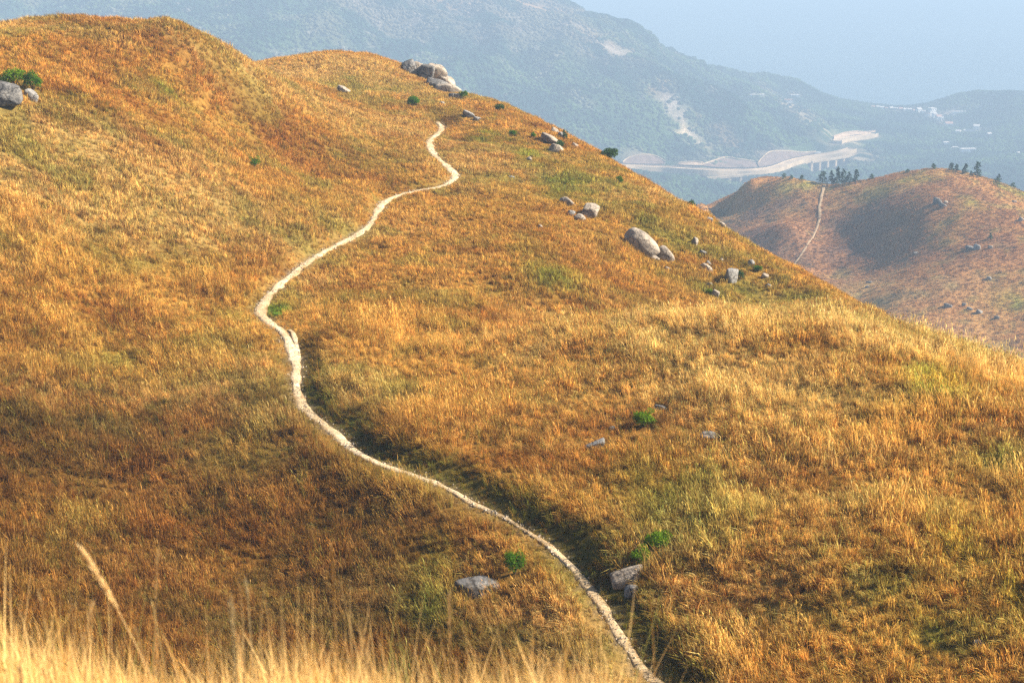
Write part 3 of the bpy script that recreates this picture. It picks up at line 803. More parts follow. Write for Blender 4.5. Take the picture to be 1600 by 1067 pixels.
RK = [  # px, py (centre), w px, h px, tilt deg, material, planes, label
 (640,107,15,13,-20,'d',8,"dark tilted boulder at the upper left end of the skyline outcrop",0),
 (652,108,19,12,-10,'p',8,"pale ribbed boulder leaning in the skyline outcrop beside the dark tilted one",3),
 (667,115,17,14,10,'d',8,"small shadowy boulder between the ribbed one and the peaked one",0),
 (680,115,25,22,30,'p',9,"largest peaked boulder crowning the skyline outcrop",0),
 (695,128,27,14,28,'p',8,"wedge boulder sloping down right from the peaked one on the skyline",0),
 (684,133,26,10,12,'d',9,"low dark slab lying under the wedge boulder of the outcrop",0),
 (688,124,13,9,20,'d',9,"dark shaded block wedged under the peaked boulder of the outcrop",0),
 (702,141,32,10,14,'p',9,"long flat pale slab at the lower end of the skyline outcrop",0),
 (707,150,11,8,0,'d',9,"small dark block under the long pale slab",0),
 (716,151,13,10,5,'p',9,"small pale block ending the skyline outcrop beside a bush",0),
 (691,162,9,6,0,'g',9,"small grey stone in the grass below the skyline outcrop",0),
 (733,180,17,8,22,'g',8,"flat grey rock lying above the top of the path",0),
 (745,186,11,6,10,'g',8,"little flat stone touching the rock above the path top",0),
 (537,141,17,8,15,'p',8,"low grey rock on the saddle behind the left hill",0),
 (868,205,14,8,25,'p',8,"upper pale rock of the cluster near the skyline halfway down",0),
 (877,212,11,12,10,'g',8,"steep grey rock against the skyline in the halfway cluster",0),
 (862,219,28,9,20,'p',9,"long flat pale rock in the halfway cluster",0),
 (869,233,20,12,12,'p',9,"lowest broad pale rock of the halfway cluster",0),
 (900,228,13,6,30,'p',9,"thin pale ledge right of the halfway cluster",0),
 (827,248,8,7,0,'p',8,"small stone beside the bright green patch under the halfway cluster",0),
 (889,317,24,10,38,'p',8,"long half buried slab left of the dark sided boulder",0),
 (893,333,12,10,30,'g',8,"small brown slab below the half buried one",0),
 (906,341,15,10,20,'p',8,"rounded stone under the dark sided boulder",0),
 (921,330,21,22,30,'p',7,"upright boulder with a dark left side on the middle slope",0),
 (1004,382,52,26,42,'p',1,"huge smooth egg shaped boulder on the right hand slope",0),
 (1022,404,16,8,30,'p',8,"small stone at the foot of the egg shaped boulder",0),
 (1040,398,26,17,45,'p',2,"second largest boulder leaning beside the egg shaped one",0),
 (1043,421,13,8,30,'g',8,"flat stone below the pair of big smooth boulders",0),
 (1086,377,9,14,20,'p',8,"narrow upright stone above and right of the big smooth boulders",0),
 (1098,395,10,7,20,'g',8,"little grey stone between the narrow upright stone and the ledge",0),
 (1104,419,20,9,30,'p',9,"sloping pale ledge right of the big smooth boulders",0),
 (1107,412,9,9,20,'g',8,"knob of rock sitting on top of the sloping ledge",0),
 (1127,406,7,6,0,'p',8,"tiny pale stone right of the sloping ledge",0),
 (1109,444,9,7,0,'p',8,"small pale stone above the green clump at the gully",0),
 (1116,459,12,14,20,'p',8,"upright stone next to the green clump at the gully",0),
 (1142,432,16,20,10,'g',6,"column shaped grey rock with a round bush at its right",0),
 (1174,410,11,12,0,'g',7,"isolated rock with a dark left face on the lower slope",0),
 (1195,431,11,9,20,'p',8,"pale stone below the isolated dark faced rock",0),
 (1200,447,10,8,30,'g',9,"lowest stone on the back slope before the knoll",0),
 (1127,352,14,11,20,'p',8,"skyline rock lower than the dark skyline bush",0),
 (1108,343,10,9,10,'g',8,"small skyline stone between the dark bush and the skyline rock",0),
 (1096,326,14,6,30,'p',8,"pale slab beside the dark skyline bush",0),
 (793,481,9,11,-30,'p',8,"small leaning stone low on the middle slope by itself",0),
 (844,354,7,6,0,'p',8,"tiny pale stone in the middle of the orange slope",0),
 (799,277,9,5,15,'g',8,"flat stone between the path bend and the green patch",0),
 (1032,637,17,8,8,'g',8,"flat grey stone just above the green bush on the knoll",0),
 (930,696,30,12,-22,'g',7,"long bluish rock in the grass left below the knoll bush",0),
 (957,669,10,7,-20,'g',8,"small bluish stone in the shadow of the knoll bush",0),
 (1113,684,29,13,18,'g',6,"rock with a pale top and dark left end on the knoll",0),
 (1142,714,12,8,10,'p',8,"little tan stone below the rock with the dark end",0),
 (979,897,46,24,-10,'p',6,"large blocky boulder beside the lower path under two bushes",0),
 (988,922,22,15,0,'g',7,"smaller grey stone tucked under the blocky boulder",0),
 (745,915,62,25,3,'d',4,"broad domed grey boulder in the dark grass left of the path",0),
 (1529,1004,16,8,5,'p',8,"pale stone showing through the grass at the lower right corner",0),
 (640,982,8,6,0,'g',8,"small grey stone under the domed boulder near the straw",0),
 (8,151,46,30,12,'d',5,"big split boulder capped with green on the left hill",2),  # dark stone stands in for the shade on its left face
 (50,151,18,14,20,'g',7,"small rock with shaded hollow right of the split boulder",0),
]
MR = {'p': M_ROCK, 'g': M_ROCKB, 'd': M_ROCKD}
RK = [(a, b, c * 1.06, d_ * 1.45, *r_) if (a < 720 and a > 630 and b < 148) else (a, b, c, d_, *r_) for a, b, c, d_, *r_ in RK]
def place_rocks(lst, F, ymin, ymax, depth=.8, sub=None, mats=MR, sink=.22, cat="rock", nm="boulder"):
    for k, (px, py, w, h, tilt, mk, pl, lab, lay) in enumerate(lst):
        x, y, z = F.hit(px, py + h * .38, ymin, ymax)
        s = y / FPX
        if w <= 14 and F is N: s *= .84
        W, H = w * s, h * s * 1.25
        sb = sub or (4 if w > 14 else 3)
        V, Fc = rock_mesh((W * 1.28, max(W, H) * depth, H * 1.08), 300 + k * 7 + int(px), sb, pl, 14 if pl > 3 else 3, .07, lay)
        a = math.radians(tilt)
        R = np.array([[math.cos(a), 0, math.sin(a)], [0, 1, 0], [-math.sin(a), 0, math.cos(a)]])
        V = V @ R.T
        o = mesh_obj(nm if w > 10 else "stone", V, Fc, mats[mk], smooth=True)
        o.location = (x, y, z + H * (.5 - sink))
        EXCL.append((x, y, W * .52 + .12))
        tag(o, lab, cat)
place_rocks(RK, N, 40, 270)

# ------------------------------------------------------------------ bushes
def leaf_cloud(lobes, n, size, seed, flat=.5):
    r = np.random.default_rng(seed)
    V, F = [], []
    vol = np.array([a[3] * a[4] * a[5] for a in lobes]); pr = vol / vol.sum()
    ks = r.choice(len(lobes), n, p=pr)
    for k in ks:
        cx, cy, cz, ax, ay, az = lobes[k]
        d = r.normal(size=3); d /= np.linalg.norm(d)
        if d[2] < -.3: d[2] *= -.6
        q = r.uniform(.35, 1) ** .4 * (1 + .12 * math.sin(d[0] * 9 + k) * math.sin(d[2] * 8))
        p = np.array([cx + d[0] * ax * q, cy + d[1] * ay * q, cz + d[2] * az * q])
        nrm = d + r.normal(0, flat, 3); nrm /= np.linalg.norm(nrm)
        t = np.cross(nrm, r.normal(size=3)); t /= np.linalg.norm(t); b = np.cross(nrm, t)
        s = size * r.uniform(.6, 1.3)
        i = len(V)
        V += [tuple(p - t * s), tuple(p - b * s * .45), tuple(p + t * s), tuple(p + b * s * .45)]; F.append((i, i + 1, i + 2, i + 3))
    return V, F
def stems(n, spread, hgt, rad, seed):
    r = np.random.default_rng(seed); V, F = [], []
    for k in range(n):
        a = r.uniform(0, 6.28); t = np.array([math.cos(a) * spread, math.sin(a) * spread, hgt * r.uniform(.6, 1)])
        i = len(V)
        for (p, w) in ((np.array([0, 0, -.1]), rad), (t * .5 + np.array([0, 0, .05]), rad * .7), (t, rad * .3)):
            for q in range(4):
                b = q * math.pi / 2; V.append(tuple(p + np.array([math.cos(b), math.sin(b), 0]) * w))
        for s in range(2):
            for q in range(4):
                F.append((i + s * 4 + q, i + s * 4 + (q + 1) % 4, i + s * 4 + 4 + (q + 1) % 4, i + s * 4 + 4 + q))
    return V, F
BU = [ # px, py, w, h, mat, label
 (1006,656,36,22,'G',"round bright green bush standing alone on the knoll"),
 (1028,845,46,24,'G',"upper of two green bushes behind the blocky boulder"),
 (1000,869,34,22,'G',"green bush growing directly on top of the blocky boulder"),
 (804,882,36,34,'M',"round dark green bush right of the domed boulder"),
 (398,257,17,15,'M',"lone small green shrub on the open left hill"),
 (24,125,36,24,'G',"bright green cushion bush growing over the split boulder"),
 (52,132,26,26,'M',"darker loose shrub between the split boulder and small rock"),
 (646,160,22,13,'M',"green shrub in the saddle below the skyline outcrop"),
 (724,151,12,12,'M',"green shrub behind the last block of the skyline outcrop"),
 (781,170,16,8,'D',"low dark shrub near the skyline above the path top"),
 (801,210,12,9,'M',"small green shrub left of the halfway rock cluster"),
 (834,213,9,7,'M',"tiny green shrub between the small green shrub and the rock cluster"),
 (883,215,8,12,'D',"dark shrub tucked behind the halfway rock cluster"),
 (875,227,18,8,'D',"flat dark shrub across the halfway rock cluster"),
 (950,244,32,14,'D',"dark spreading shrub silhouetted on the skyline"),
 (1081,318,16,13,'D',"dark skyline shrub beside a pale slab"),
 (1155,432,15,15,'D',"round dark bush touching the column shaped rock"),
 (1185,421,14,7,'M',"low green shrub right of the isolated rock"),
 (968,283,12,10,'M',"green clump below the spreading skyline shrub"),
 (1108,458,9,9,'G',"bright green clump left of the upright gully stone"),
]
MB_ = {'G': M_GREEN, 'M': mat_leaf("mid_green_leaves", (0.03, 0.08, 0.006), (0.06, 0.14, 0.01), (0.11, 0.21, 0.015), 4), 'D': M_DKGREEN}
for k, (px, py, w, h, mk, lab) in enumerate(BU):
    x, y, z = N.hit(px, py + h * .42, 40, 270)
    s = y / FPX; W, H = w * s * 1.35, h * s * 1.5
    EXCL.append((x, y, W * .5 + .1))
    r = np.random.default_rng(900 + k)
    root = empty("bush", (x, y, z)); tag(root, lab, "bush")
    lobes = [(0, 0, H * .36, W * .34, W * .34, H * .40)]
    for q in range(8):
        a = r.uniform(0, 6.28); lobes.append((math.cos(a) * W * .25, math.sin(a) * W * .22, H * r.uniform(.2, .7), W * r.uniform(.12, .26), W * .2, H * r.uniform(.16, .36)))
    V, F = leaf_cloud(lobes, 2600 if w > 20 else 1000, max(.028, .02 * W + .012 * (y / 60)), 950 + k, .7)
    mesh_obj("foliage", V, F, MB_[mk], root)
    V, F = stems(5, W * .25, H * .7, .02 + .01 * W, 970 + k)
    mesh_obj("stem", V, F, M_WOOD, root)

x, y = grass_points((-55, 62), (38, 104), 17.0, lambda x, y: inview(x, y, 7) & ~((y > 97) & (x > 45)))
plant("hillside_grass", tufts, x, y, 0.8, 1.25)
x, y = grass_points((-100, 92), (103, 262), 7.5, lambda x, y: inview(x, y, 8))
plant("upper_slope_grass", tufts_far, x, y, 0.85, 1.35)

# ------------------------------------------------------------------ neighbouring hill on the right
c2 = [P(*q) for q in [(1060,345,640),(1100,316,640),(1160,291,640),(1196,284,636),(1230,277,630),(1290,290,615),(1350,279,610),(1400,268,605),(1450,262,600),(1500,265,600),(1550,280,595),(1610,300,590),
   (1130,345,640),(1180,350,600),(1240,345,572),(1200,400,560),(1235,420,530),(1285,325,596),(1274,370,575),(1252,410,550),(1330,345,582),(1330,390,556),
   (1400,350,556),(1400,400,532),(1300,430,535),(1450,430,492),(1350,470,488),(1450,500,455),(1550,520,445),(1600,575,415),
   (1450,310,560),(1500,350,532),(1600,380,505),(1550,440,480),(1680,340,560),(1680,480,450),(1400,540,420),(1500,600,380)]]
c2 += [P(px, py + 7, Y + 28) for px, py, Y in [(1100,316,640),(1160,291,640),(1196,284,636),(1230,277,630),(1290,290,615),(1350,279,610),(1400,268,605),(1450,262,600),(1500,265,600),(1550,280,595),(1610,300,590)]]
c2 += [(60,700,-175),(140,740,-185),(200,740,-185),(260,740,-180),(20,620,-170),(30,520,-175),(60,440,-170),(320,700,-170),(60,800,-260),(200,820,-250),(350,820,-240),
       (60,330,-165),(140,300,-150),(220,300,-140),(330,400,-140),(400,560,-150),(420,700,-190),(-60,640,-230),(-60,430,-210)]
H2 = Field(-120, 430, 280, 860, 2.0)
t2 = TPS(c2, 1e-6)
H2.Z = t2(H2.X, H2.Y) - 1.6 + 1.2 * fbm(H2.X, H2.Y, 40, 4, 7) + .5 * fbm(H2.X, H2.Y, 9, 3, 9)
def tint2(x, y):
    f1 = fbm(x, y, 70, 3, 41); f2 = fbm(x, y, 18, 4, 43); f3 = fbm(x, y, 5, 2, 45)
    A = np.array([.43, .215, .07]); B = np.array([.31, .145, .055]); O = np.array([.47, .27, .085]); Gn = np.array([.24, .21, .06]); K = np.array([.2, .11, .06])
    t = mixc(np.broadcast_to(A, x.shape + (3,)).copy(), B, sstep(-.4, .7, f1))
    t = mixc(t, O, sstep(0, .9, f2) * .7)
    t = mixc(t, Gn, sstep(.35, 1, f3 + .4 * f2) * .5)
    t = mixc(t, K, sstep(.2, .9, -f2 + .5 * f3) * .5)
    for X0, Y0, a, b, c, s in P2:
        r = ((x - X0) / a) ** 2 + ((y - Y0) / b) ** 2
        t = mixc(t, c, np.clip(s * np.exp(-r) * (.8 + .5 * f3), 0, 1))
    return t
P2 = []
_pl_shade = np.array([.20, .11, .075])  # purple-brown that paints shade of the left-facing slopes into the grass colour
for px, py, a, b, c, s in [(1190,330,70,22,_pl_shade,.75),(1345,335,60,24,_pl_shade,.75),(1330,390,70,26,_pl_shade,.6),(1400,420,70,16,_pl_shade,.4),(1180,370,60,20,_pl_shade,.6),(1460,450,90,16,np.array([.42,.29,.12]),.7),(1340,445,60,10,np.array([.42,.29,.12]),.8),
      (1375,469,24,6,np.array([.08,.11,.06]),.9),(1575,470,24,8,GREEN,.7),(1520,318,16,8,GREEN,.5),(1590,300,30,10,GREEN,.5),(1430,510,60,14,_pl_shade,.4),(1250,290,40,8,OLIVE,.6),(1420,282,60,8,OLIVE,.5),(1480,520,60,16,B_ if False else np.array([.32,.14,.08]),.5)]:
    x, y, z = H2.hit(px, py, 300, 680); x2, y2, _ = H2.hit(px, py - b * .7, 300, 680)
    P2.append((x, y, a * y / FPX, max(6, math.hypot(x2 - x, y2 - y) * 1.3), c, s))
for F_, lo, hi_, pl_ in ((N, 60, 320, (0,100,200,300,380,430,500,560,640,740,850,950,1030,1100,1200,1300,1372,1480,1600)),):
  for px in pl_:
    rx, _ = ray(px, 270); Yq = np.linspace(lo, hi_, 600); T_ = -F_.h(rx * Yq, Yq) / Yq; i_ = int(T_.argmin())
    print('SKY1', px, round(533.5 + FPX * math.tan(math.atan(T_[i_]) - PITCH)), round(Yq[i_]))
for px in (1120,1160,1200,1230,1260,1290,1320,1350,1400,1450,1500,1550,1590):
    rx, _ = ray(px, 270); Yq = np.linspace(330, 760, 400); T_ = -H2.h(rx * Yq, Yq) / Yq; i_ = int(T_.argmin())
    print('SKY2', px, round(533.5 + FPX * math.tan(math.atan(T_[i_]) - PITCH)), round(Yq[i_]))
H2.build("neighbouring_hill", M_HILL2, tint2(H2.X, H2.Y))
TR2 = world_line(H2, [(1288,290,.5),(1286,300,.5),(1281,322,.45),(1280,345,.45),(1270,370,.4),(1252,398,.35),(1240,415,.3)], 1.0, 300, 700)
z2 = H2.h(TR2[:, 0], TR2[:, 1]) + .35
build_path("hill_trail", TR2, z2, H2, mat_plain("grey_trail_dirt", (.30, .21, .12), .3, 1.0), 1.1, 5)
tf2 = [tuft_mesh(f"tuft_hill_{k}", 26, 1.0, .9, .16, .5, 400 + k, M_BLADE, wind=(-.15, -.1)) for k in range(4)]
x = RNG.uniform(20, 300, 62000); y = RNG.uniform(380, 700, 62000)
m = (x > .13 * y - 30) & (x < .37 * y + 30); x, y = x[m], y[m]
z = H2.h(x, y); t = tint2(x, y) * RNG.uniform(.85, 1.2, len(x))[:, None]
rot = np.stack([RNG.normal(0, .15, len(x)), RNG.normal(0, .15, len(x)), RNG.uniform(-1, 1, len(x))], 1)
sc = RNG.uniform(.4, .85, len(x)); scatter("neighbouring_hill_grass", tf2, np.stack([x, y, z], 1), rot, np.stack([sc, sc, sc * RNG.uniform(.5, .9, len(x))], 1), t, RNG.integers(0, 4, len(x)))

RK2 = [
 (1465,314,14,12,10,'d',6,"dark crag near the top of the neighbouring hill",0),
 (1473,321,12,7,25,'d',8,"low dark slab below the crag on the neighbouring hill",0),
 (1478,316,7,6,0,'p',8,"small pale stone beside the dark crag on the neighbouring hill",0),
 (1514,387,14,8,5,'d',7,"dark flat rock left of a leaning rock halfway down the neighbouring hill",0),
 (1526,386,11,11,15,'g',6,"leaning rock with a pale face halfway down the neighbouring hill",0),
 (1547,386,7,7,0,'p',8,"pale stone under the small shrub on the neighbouring hill",0),
 (1545,434,8,8,20,'g',8,"grey rock on the bare lower flank of the neighbouring hill",0),
 (1481,477,13,7,0,'d',8,"rounded dark rock at the left of the scattered row across the valley",0),
 (1506,476,7,6,0,'d',8,"small dark rock second in the scattered row across the valley",0),
 (1515,482,9,6,10,'d',8,"dark rock third in the scattered row across the valley",0),
 (1530,487,12,7,25,'g',8,"two toned rock fourth in the scattered row across the valley",0),
 (1558,496,9,6,0,'d',8,"last dark rock at the right of the scattered row across the valley",0),
 (1545,541,8,8,0,'p',8,"pale stone near the foot of the neighbouring hill",0),
 (1516,541,13,5,0,'d',8,"low dark rock near the foot of the neighbouring hill",0),
 (1558,556,6,5,0,'p',8,"smallest pale stone at the foot of the neighbouring hill",0),
 (1358,441,10,5,0,'d',8,"flat dark rock on the pale grass shelf across the valley",0),
 (1355,448,7,4,0,'d',8,"small dark stone under the flat rock on the grass shelf",0),
 (1430,395,10,5,0,'d',8,"dark stone in the shaded flank of the neighbouring hill",0),
 (1585,315,7,5,20,'p',8,"upper pale rock at the right flank of the neighbouring hill",0),
 (1594,343,8,9,30,'p',8,"tilted pale rock at the right edge of the neighbouring hill",0),
]
RK2 = [(a, b, c * .8, d_ * .75, *r_) for a, b, c, d_, *r_ in RK2]
place_rocks(RK2, H2, 300, 690, .8, 3, sink=.3)

def conifer(px, py, hpx, wpx, label, cat="tree", F_=H2, group=None, seed=0, kind='pine', ymin=300, ymax=720):
    x, y, z = F_.hit(px, py, ymin, ymax); s = y / FPX; H, W = hpx * s, wpx * s
    r = np.random.default_rng(seed)
    root = empty("pine_tree" if kind == 'pine' else "shrub", (x, y, z - .2)); tag(root, label, cat, group)
    V, F = stems(1, .25, H * .9, .16, seed)
    Vt = []
    for (zz, w) in ((0, .18), (H * .5, .11), (H * .93, .03)):
        for q in range(6): Vt.append((math.cos(q * 1.047) * w, math.sin(q * 1.047) * w, zz))
    Ft = [(a * 6 + q, a * 6 + (q + 1) % 6, a * 6 + 6 + (q + 1) % 6, a * 6 + 6 + q) for a in range(2) for q in range(6)]
    mesh_obj("trunk", Vt, Ft, M_WOOD, root)
    V, F = [], []
    nb = int(26 + H * 3)
    for b in range(nb):
        t = (b + r.uniform()) / nb; zz = H * (.12 + .88 * t)
        L = W * .5 * ((1 - t) ** (.45 + .6 * (seed % 3) / 2) + .08) * r.uniform(.6, 1.15) * (1 if kind == 'pine' else 1.1)
        a = r.uniform(0, 6.28)
        for q in range(16):
            u = r.uniform(.15, 1); p = np.array([math.cos(a) * L * u, math.sin(a) * L * u, zz - L * u * .12 + r.normal(0, .12 * H * .1)]) + r.normal(0, .16 * W * .2, 3)
            d = np.array([math.cos(a), math.sin(a), .3]) + r.normal(0, .5, 3); d /= np.linalg.norm(d)
            sdv = np.cross(d, r.normal(size=3)); sdv /= np.linalg.norm(sdv); sz = .5 * r.uniform(.6, 1.3) * (H / 7) ** .5
            i = len(V); V += [tuple(p - sdv * sz * .4), tuple(p + sdv * sz * .4), tuple(p + d * sz)]; F.append((i, i + 1, i + 2))
    mesh_obj("crown", V, F, M_PINE if kind == 'pine' else M_DKGREEN, root)
TREES = [
 (1225,279,9,9,'s',"small dark shrub leftmost on the crest of the neighbouring hill"),
 (1236,280,7,8,'s',"tiny shrub just right of the leftmost crest shrub"),
 (1253,279,8,11,'s',"low rounded shrub on the crest before the pine group"),
 (1285,281,20,16,'p',"pine standing slightly apart at the left of the dense group"),
 (1299,286,22,12,'p',"first pine of the dense group right of the standing apart pine"),
 (1308,287,27,14,'p',"tallest pine in the middle of the dense group on the crest"),
 (1317,288,24,13,'p',"second tallest pine right of the group centre"),
 (1326,287,19,13,'p',"broad short pine closing the dense group"),
 (1337,286,22,14,'p',"pine with a ragged top right of the dense group"),
 (1362,280,9,7,'s',"sapling on the bare crest between the pines and the summit"),
 (1418,270,6,9,'s',"tiny crest bush left of the summit"),
 (1458,265,10,13,'s',"round shrub on the summit of the neighbouring hill"),
 (1486,267,13,10,'p',"slim young pine right of the summit shrub"),
 (1494,269,13,10,'p',"young pine touching the slim one near the summit"),
 (1508,273,18,14,'p',"dense medium pine right of the summit"),
 (1526,278,26,14,'p',"tall dark conifer standing clear right of the summit"),
 (1517,276,9,8,'s',"low shrub between the medium pine and the tall dark conifer"),
 (1560,284,13,11,'p',"small pine on the descending right shoulder"),
 (1556,290,12,16,'s',"spreading shrub under the small pine on the right shoulder"),
 (1583,293,9,14,'s',"low shrub where the shoulder meets the far woods"),
 (1547,374,11,9,'s',"small green shrub above a pale stone on the flank"),
]
for k, (px, py, h, w, kd, lab) in enumerate(TREES):
    conifer(px, py, h, w * 1.1, lab, "tree" if kd == 'p' else "shrub", seed=1200 + k, kind='pine' if kd == 'p' else 'shrub')

# ------------------------------------------------------------------ far mountain, lowland, sea
SEA = -450.0
c3 = [P(*q) for q in [(840,0,2900),(900,25,2800),(960,62,2700),(1030,95,2650),(1100,124,2600),(1170,155,2560),(1240,192,2500),(1290,212,2450),
   (1000,262,2180),(900,240,2150),(1080,268,2170),(1160,272,2190),(1220,262,2280),(1280,240,2400),(1330,222,2520),
   (1000,180,2330),(1060,210,2300),(900,120,2420),(1150,225,2350),(1100,170,2430),(1000,120,2520),(900,60,2620),
   (700,160,2180),(700,60,2450),(700,-30,2850),(500,100,2230),(400,80,2250),(450,20,2420),(300,0,2500),(200,30,2400),(100,0,2500),(550,-60,2900),
   (300,-120,3100),(0,-60,2700),(-200,0,2500),(-200,-150,3100),(780,-50,3000),
   (1050,285,2060),(1100,300,2000),(1000,300,1950),(1200,300,2050),(1300,260,2250),(1350,240,2420),(1320,215,2600),
   (1120,122,3250),(1180,124,3250),(1250,132,3230),(1290,150,3220),(1370,166,3230),(1420,168,3200),(1480,164,3150),(1500,152,3110),(1530,141,3080),(1600,150,3050),(1700,160,3050),
   (1200,155,2950),(1300,180,2850),(1250,165,3000),(1400,200,2800),(1450,185,2950),(1500,195,2850),(1560,180,2850),(1500,240,2400),(1400,240,2450),(1600,230,2450),(1600,290,2050),(1450,275,2150),
   (1700,260,2200),(1350,270,2150)]]
c3 += [(x, 3700, -500) for x in (300, 700, 1100, 1500)] + [(-200, 3900, -480), (100, 3500, -470), (500, 3480, -478), (900, 3480, -478), (1300, 3480, -478), (-800, 4200, -300), (-1400, 3600, -200),
       (-1200, 2400, -200), (-1000, 1500, -380), (0, 1500, -400), (700, 1500, -400), (1300, 1600, -380), (1700, 2400, -400), (1800, 3200, -440), (-200,1000,-420), (500,1000,-420),(-900,900,-400),(1200,1000,-400)]
L3 = Field(-1500, 1900, 850, 3900, 12.0)
t3 = TPS(c3, 1e-7)
z3 = t3(L3.X, L3.Y)
hi = sstep(-430, -330, z3)
rid = 1 - abs(fbm(L3.X * .9, L3.Y * .5, 210, 3, 13))
z3 += hi * (26 * (rid - .6) * 2.0 + 9 * fbm(L3.X, L3.Y, 80, 3, 15)) + (1 - hi) * 3 * fbm(L3.X, L3.Y, 90, 3, 17)
L3.Z = z3
ROAD_PX = [(940,256,8),(975,260,14),(1010,262,14),(1050,263,14),(1090,266,14),(1130,268,14),(1160,268,14),(1190,267,14),(1215,263,14),(1235,254,14),(1260,248,14),(1290,243,14),(1315,239,14),(1331,234,13)]
ROAD2_PX = [(1308,221,7),(1318,218,11),(1332,216,11),(1350,214,10),(1366,210,7)]
def hitl(px, py): return L3.hit(px, py, 1500, 3600, 2500)
def tint3(x, y, z):
    f1 = fbm(x, y, 260, 4, 61); f2 = fbm(x, y, 60, 4, 63); f3 = fbm(x, y, 24, 3, 65); f4 = fbm(x, y, 10, 2, 67)
    F0 = np.array([.014, .036, .026]); F1 = np.array([.055, .095, .034]); Gb = np.array([.14, .095, .08]); Rk = np.array([.26, .21, .18])
    t = mixc(np.broadcast_to(F0, x.shape + (3,)).copy(), F1, sstep(-.5, .7, f2))
    hgh = sstep(-340, -150, z + 50 * f1)
    t = mixc(t, Gb, np.clip(hgh * sstep(-.3, .6, f2 + .5 * f1) * .6, 0, 1))
    t = mixc(t, Rk, sstep(.6, .95, f3 + .3 * f2) * sstep(-370, -300, z) * .35)
    for X0, Y0, a, b, c, s in P3:
        r = ((x - X0) / a) ** 2 + ((y - Y0) / b) ** 2
        t = mixc(t, c, np.clip(s * 1.3 * np.exp(-r) * sstep(-.45, .35, f3 + .5 * f4), 0, 1))
    return t
P3 = []
Rk = np.array([.45, .37, .30]); Sl = np.array([.62, .47, .30]); Br = np.array([.27, .17, .09]); Cc_ = np.array([.30, .23, .17])
for px, py, a, b, c, s in [(1052,162,14,12,Rk,.9),(1062,176,18,8,Rk,.8),(1040,158,8,14,Rk,.7),(1075,215,14,12,Sl,1.1),(1068,208,12,6,Sl,1.0),(1095,226,14,10,Sl,.7),(1085,212,8,10,Rk,.8),
     (1020,135,22,10,Br,.7),(830,8,50,10,Br,.9),(700,5,60,18,Br,.7),(950,70,60,14,Br,.5),(1100,195,40,8,Br,.5),(1140,225,30,6,Br,.4),(960,80,30,8,Rk,.5),
     (1010,250,34,10,Cc_,.85),(1140,256,36,12,Cc_,.8),(1210,250,34,12,Cc_,.8),(1240,245,40,10,Cc_,.7),(1075,262,20,8,Cc_,.6),(1320,220,30,5,Sl,.8),(1290,235,20,6,Cc_,.7),(1120,282,16,5,Sl,.8),
     (1183,149,14,2.2,Sl,.4),(1228,158,22,2.0,Sl,.5),(1242,150,8,2,Sl,.4),(1290,262,24,8,Sl,.5),(1470,180,34,4,Rk,.5),(1475,195,14,5,Br,.7),(1525,207,16,3,Rk,.6),(1500,172,16,2,Rk,.8),(1420,173,30,2,Rk,.6)]:
    x, y, z = hitl(px, py); x2, y2, _ = hitl(px, py - b)
    P3.append((x, y, a * y / FPX, min(260, max(16, math.hypot(x2 - x, y2 - y))), c, s))
roads = []
for pix in (ROAD_PX, ROAD2_PX):
    q = catmull(pix, 6); w = []
    for a in q:
        x, y, z = hitl(a[0], a[1]); rx, rz = ray(a[0], a[1]); w.append((x, y, a[2], rz * y))
    w = np.array(w)
    for _ in range(12): w[1:-1] = (w[:-2] + 2 * w[1:-1] + w[2:]) / 4
    roads.append(w)
def near_line(x, y, w):
    D = (x[..., None] - w[:, 0]) ** 2 + (y[..., None] - w[:, 1]) ** 2
    k = D.argmin(-1); return np.sqrt(D.min(-1)), k
RD = np.full(L3.X.shape, 1e9)
for w in roads:
    m = (L3.X > w[:, 0].min() - 90) & (L3.X < w[:, 0].max() + 90) & (L3.Y > w[:, 1].min() - 90) & (L3.Y < w[:, 1].max() + 90)
    d, k = near_line(L3.X[m], L3.Y[m], w)
    f = 1 - sstep(12, 40, d)
    pxr = 800 + FPX * (L3.X[m] / L3.Y[m]) * .992
    sp = sstep(1098, 1104, pxr) * sstep(1164, 1158, pxr) + sstep(1262, 1268, pxr) * sstep(1326, 1320, pxr) if w is roads[0] else 0 * pxr
    zz = L3.Z[m]; L3.Z[m] = zz * (1 - f) + (w[k, 3] - 4 - 17 * sp) * f
    RD[m] = np.minimum(RD[m], d)
    fr_ = sstep(2, -8, L3.Y[m] - w[k, 1])
    L3.Z[m] -= 15 * sp * fr_ * sstep(10, 22, d) * (1 - sstep(55, 88, d))
col3 = tint3(L3.X, L3.Y, L3.Z)
col3 = mixc(col3, Cc_, (1 - sstep(8, 20, RD)) * .7)
L3.build("mountain_terrain", M_LAND, col3)

